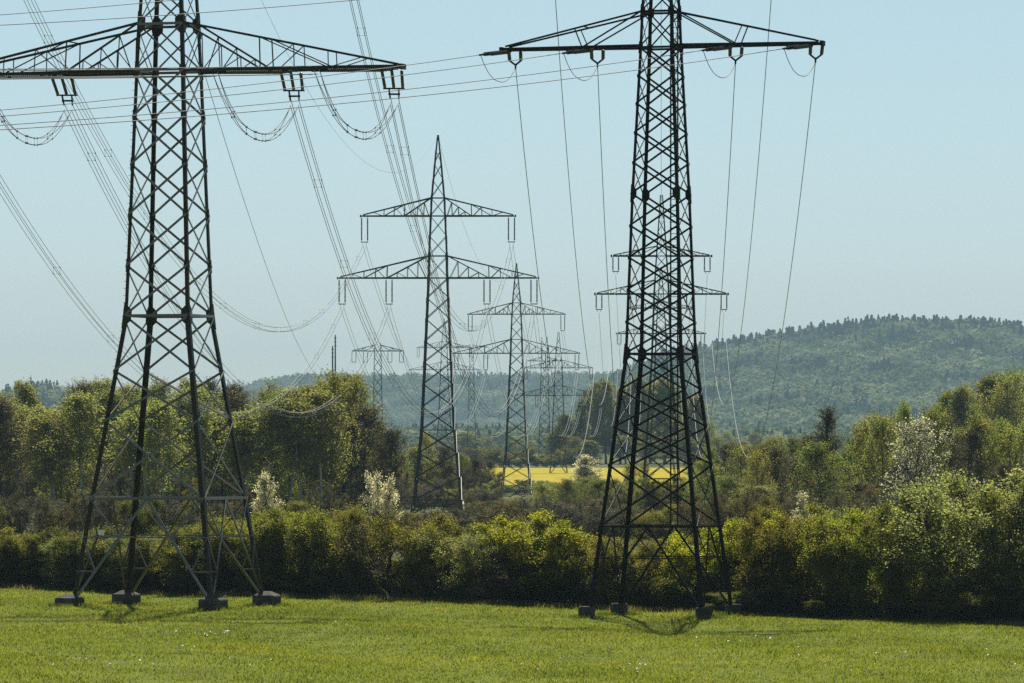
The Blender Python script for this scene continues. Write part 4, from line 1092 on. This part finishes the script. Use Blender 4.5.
def far_forest(name, label, f, xa, xb, ya, yb, n, h, k, seed, clear=None, con=None):
    rs = np.random.RandomState(seed)
    x = rs.uniform(xa, xb, n); y = rs.uniform(ya, yb, n)
    z = f(x, y)
    pn = np.sin(x * .022 + y * .009 + seed) + np.sin(x * .051 - y * .017 + 1.7) * .7 + rs.normal(size=n) * .35
    keep = np.ones(n, bool) if clear is None else ~clear(x, y)
    isc = (pn < -1.4) | (rs.uniform(size=n) < .015)
    if con is not None: isc |= con(x, y, rs)
    Vs, Ts = [], []
    for kind in ('d', 'c'):
        for v in range(4):
            sel = np.where(keep & (isc == (kind == 'c')) & ((np.arange(n) % 4) == v))[0]
            if not len(sel): continue
            T = crown_tmpl(kind, k, rs)
            hh = h * rs.uniform(.75, 1.25, len(sel)) * (.95 if kind == 'c' else 1)
            an = rs.uniform(0, 6.28, len(sel)); ca, sa = np.cos(an)[:, None], np.sin(an)[:, None]
            wf = rs.uniform(.75, 1.1, len(sel))[:, None]
            X_ = (T[None, :, 0] * ca - T[None, :, 1] * sa) * hh[:, None] * wf + x[sel][:, None]
            Y_ = (T[None, :, 0] * sa + T[None, :, 1] * ca) * hh[:, None] * wf + y[sel][:, None]
            Z_ = T[None, :, 2] * hh[:, None] + z[sel][:, None] - (.32 if kind == 'd' else .12) * hh[:, None]
            Vs.append(np.stack([X_, Y_, Z_], -1).reshape(-1, 3))
            t = np.clip(.5 + .17 * pn[sel] + rs.normal(size=len(sel)) * .16, .28, .92) if kind == 'd' else rs.uniform(0, .22, len(sel))
            t = np.where((kind == 'd') & (rs.uniform(size=len(sel)) < .006), .98, t)
            Ts.append(np.repeat(t, T.shape[0]))
    V = np.concatenate(Vs); T = np.concatenate(Ts)
    o = mesh_np(name, V, np.arange(len(V)).reshape(-1, 4), M['forest'])
    a = o.data.attributes.new("tint", 'FLOAT', 'POINT'); a.data.foreach_set("value", T.astype(np.float32))
    tag(o, label, "woodland", None, "stuff")
    return o
far_forest("hill_forest", "hazy green mixed forest covering the large hill", HR[0], gx(575, 7000), gx(1120, 7000), 5350, 7150, 9800, 28, 96, 3,
           con=lambda x, y, rs: (y > 6850) & (rs.uniform(size=len(x)) < .5))
far_forest("valley_forest", "hazy woods filling the valley below the hills", lambda x, y: 3.0 + 0 * x + np.clip(y - 3700, 0, 900) * .012, gx(360, 3800), gx(830, 3800), 3400, 4400, 2600, 15, 70, 12)
far_forest("far_hill_forest", "pale blue-green woods on the low far hill", HL[0], gx(120, 9600), gx(800, 9600), 8200, 9700, 8500, 26, 44, 8,
           clear=lambda x, y: ((np.abs(y - 9430 - 30 * np.sin(x * .02)) < 90) & (x > gx(330, 9600)) & (x < gx(600, 9600))) | ((np.abs(y - 8650 - .3 * x) < 110) & (x > gx(390, 9000))))
far_forest("rise_forest", "bluish conifers on the rise behind the birch wood", HS[0], gx(-60, 5600), gx(200, 5600), 5000, 5720, 1500, 20, 80, 5,
           con=lambda x, y, rs: rs.uniform(size=len(x)) < .6)

# --- fence by the track
fr = empty("wire_fence", (gx(716, 872), 872, g(gx(716, 872), 872)))
tag(fr, "low post and wire fence in front of the pale track under the hill", "fence")
for i in range(18):
    b = MB(); xx = i * 1.35; zz = g(fr.location.x + xx, 872) - fr.location.z
    b.beam((xx, 0, zz - .2), (xx, 0, zz + 1.35), 0.12); b.build("post", M['wood_post'], fr)
b = MB()
for hgt in (.5, .9, 1.25): b.tube([(i * 1.35, 0.07, hgt) for i in range(18)], .02, 3)
b.build("wire", M['wire'], fr)
# two slim mast tops behind the west wood
for px, yt, lb in [(335.3, 335, "thin dark mast showing above the golden trees, the taller of two"), (332.6, 346, "shorter thin mast top beside the taller one above the golden trees")]:
    Y = 980 + (px - 333) * 8; x = gx(px, Y); z0 = g(x, Y); zt = EYE + (HY - yt) * Y / F - z0
    r = empty("mast", (x, Y, z0)); tag(r, lb, "mast", "mast tops above the wood")
    b = MB(); b.tube([(0, 0, 0), (0, 0, zt * .6), (0, 0, zt)], [.22, .16, .10], 8); b.build("pole", M['steel_grey'], r)
    b = MB()
    for z in (.55, 1.2, 1.9): b.beam((-.25, 0, zt - z), (.25, 0, zt - z), .1)
    b.build("crossbars", M['steel_grey'], r)

# --- meadow grass and daisies
def grass(n, seed, ya, yb, hgt, wd, xm):
    rs = np.random.RandomState(seed)
    y = rs.uniform(ya, yb, n); half = 512 * y / F * 1.0 + xm
    x = rs.uniform(-1, 1, n) * half
    ok = y < edge_y(x) + 1.2
    x, y = x[ok], y[ok]; n = len(x)
    patch = np.sin(x * .7 + 3 * np.sin(y * .09)) * np.sin(y * .31 + x * .13) * .5 + np.sin(x * 2.3 + y * .7) * np.sin(y * 1.1 - x) * .5
    h = hgt * rs.uniform(.45, 1.3, n) * (1 + .45 * patch)
    ed = np.clip((y - edge_y(x) + 2.5) / 2.5, 0, 1); h = h * (1 + 1.6 * ed * rs.uniform(0, 1, n))
    a = rs.uniform(0, 6.28, n); ww = wd * rs.uniform(.6, 1.4, n) * .5
    z = gz(x, y) + .02
    lx, ly = rs.normal(size=n) * .5 * h, rs.normal(size=n) * .5 * h
    V = np.empty((n, 3, 3))
    V[:, 0] = np.stack([x - np.cos(a) * ww, y - np.sin(a) * ww, z], 1); V[:, 1] = np.stack([x + np.cos(a) * ww, y + np.sin(a) * ww, z], 1)
    V[:, 2] = np.stack([x + lx, y + ly, z + h], 1)
    return V.reshape(-1, 3)
def tufts(n, seed, xy, hgt, wd):
    rs = np.random.RandomState(seed); x, y = xy(rs, n)
    h = hgt * rs.uniform(.4, 1.3, n); a = rs.uniform(0, 6.28, n); ww = wd * rs.uniform(.6, 1.4, n) * .5; z = gz(x, y) + .02
    V = np.empty((n, 3, 3))
    V[:, 0] = np.stack([x - np.cos(a) * ww, y - np.sin(a) * ww, z], 1); V[:, 1] = np.stack([x + np.cos(a) * ww, y + np.sin(a) * ww, z], 1)
    V[:, 2] = np.stack([x + rs.normal(size=n) * .3 * h, y + rs.normal(size=n) * .3 * h, z + h], 1)
    return V.reshape(-1, 3)
feet = []
for root, S in ((pyA, spec_A), (pyC, spec_C)):
    h0 = S['profile'][0][1]
    for cx, cy in ((1, 1), (-1, 1), (-1, -1), (1, -1)): q = wp(root, (cx * h0, cy * h0, 0)); feet.append((q.x, q.y, S['found'][0] * .5))
def ring_xy(rs, n):
    k = rs.randint(0, len(feet), n); Fe = np.array(feet)[k]; a = rs.uniform(0, 6.28, n); r = Fe[:, 2] * 1.08 + np.abs(rs.normal(size=n)) * .28
    return Fe[:, 0] + np.cos(a) * r * 1.12, Fe[:, 1] + np.sin(a) * r * 1.12
def edge_xy(rs, n):
    x = rs.uniform(-45, 45, n); keep = np.sin(x * .35) + np.sin(x * .9 + 2) * .6 + rs.normal(size=n) * .5 > -.2
    return x, edge_y(x) + np.where(keep, rs.normal(size=n) * .7, 2 + rs.uniform(0, 2, n))
LM['weed'] = leaf_mat("rank_weeds", [(0.04, 0.06, 0.01), (0.08, 0.105, 0.016), (0.12, 0.13, 0.03)], 0.45, 0.0, 0.0, 0.8)
LM['dry'] = leaf_mat("dry_grass", [(0.07, 0.075, 0.02), (0.14, 0.12, 0.055), (0.22, 0.18, 0.10)], 0.45, 0.0, 0.0, 0.5)
for nm, V_, m_, lb in (("weeds", tufts(7000, 8, ring_xy, .20, .045), LM['weed'], "taller weeds growing round the pylon footings"),
                       ("dry_grass", tufts(20000, 9, edge_xy, .30, .045), LM['dry'], "pale dry grass along the foot of the hedge")):
    o_ = mesh_np(nm, V_, np.arange(len(V_)).reshape(-1, 3), m_); tag(o_, lb, "grass", None, "stuff")
LM['grass'] = leaf_mat("grass_blades", [(0.0643, 0.0788, 0.012), (0.1286, 0.1503, 0.021), (0.2113, 0.2003, 0.0329)], 0.5, 0.0, 0.0, 0.35, 0.07)
Vg = np.concatenate([grass(520000, 1, 175, 330, .10, .05, 14)])
go = mesh_np("grass", Vg, np.arange(len(Vg)).reshape(-1, 3), LM['grass'])
tag(go, "short bright green meadow grass around the pylon feet", "grass", None, "stuff")
M['petal'] = rough_mat("white_petals", [(0.3, (0.7, 0.7, 0.66)), (0.7, (0.82, 0.82, 0.8))], 3, 0.8, 0.1)
rs = np.random.RandomState(4); pts = []
for px, py, k, sx, sy in [(168, 633, 26, 16, 1.5), (205, 633, 22, 14, 1.5), (228, 632, 10, 7, 1), (115, 663, 18, 18, 2), (75, 658, 16, 22, 3), (180, 648, 14, 16, 3), (95, 680, 12, 10, 2), (245, 660, 8, 12, 2), (640, 668, 14, 10, 3), (880, 650, 40, 90, 10), (760, 642, 24, 80, 8), (560, 660, 16, 60, 10), (330, 640, 24, 120, 14), (430, 660, 20, 90, 12), (1000, 660, 16, 30, 10)]:
    for i in range(k):
        qx, qy = px + rs.normal() * sx, py + rs.normal() * sy
        Y = EYE * F / max(60, (qy - HY)); x = gx(qx, Y); Y = F * (EYE - g(x, Y) - .1) / max(60, qy - HY); x = gx(qx, Y)
        if Y > edge_y(x) - 1: continue
        pts.append((x, Y, g(x, Y) + .11 + .04 * rs.rand()))
V, Fq = leaf_quads(np.array(pts), .075, rs, 1.0)
dz = mesh_np("daisies", V, Fq, M['petal']); tag(dz, "scattered small white flowers in the meadow grass", "flowers", None, "stuff")
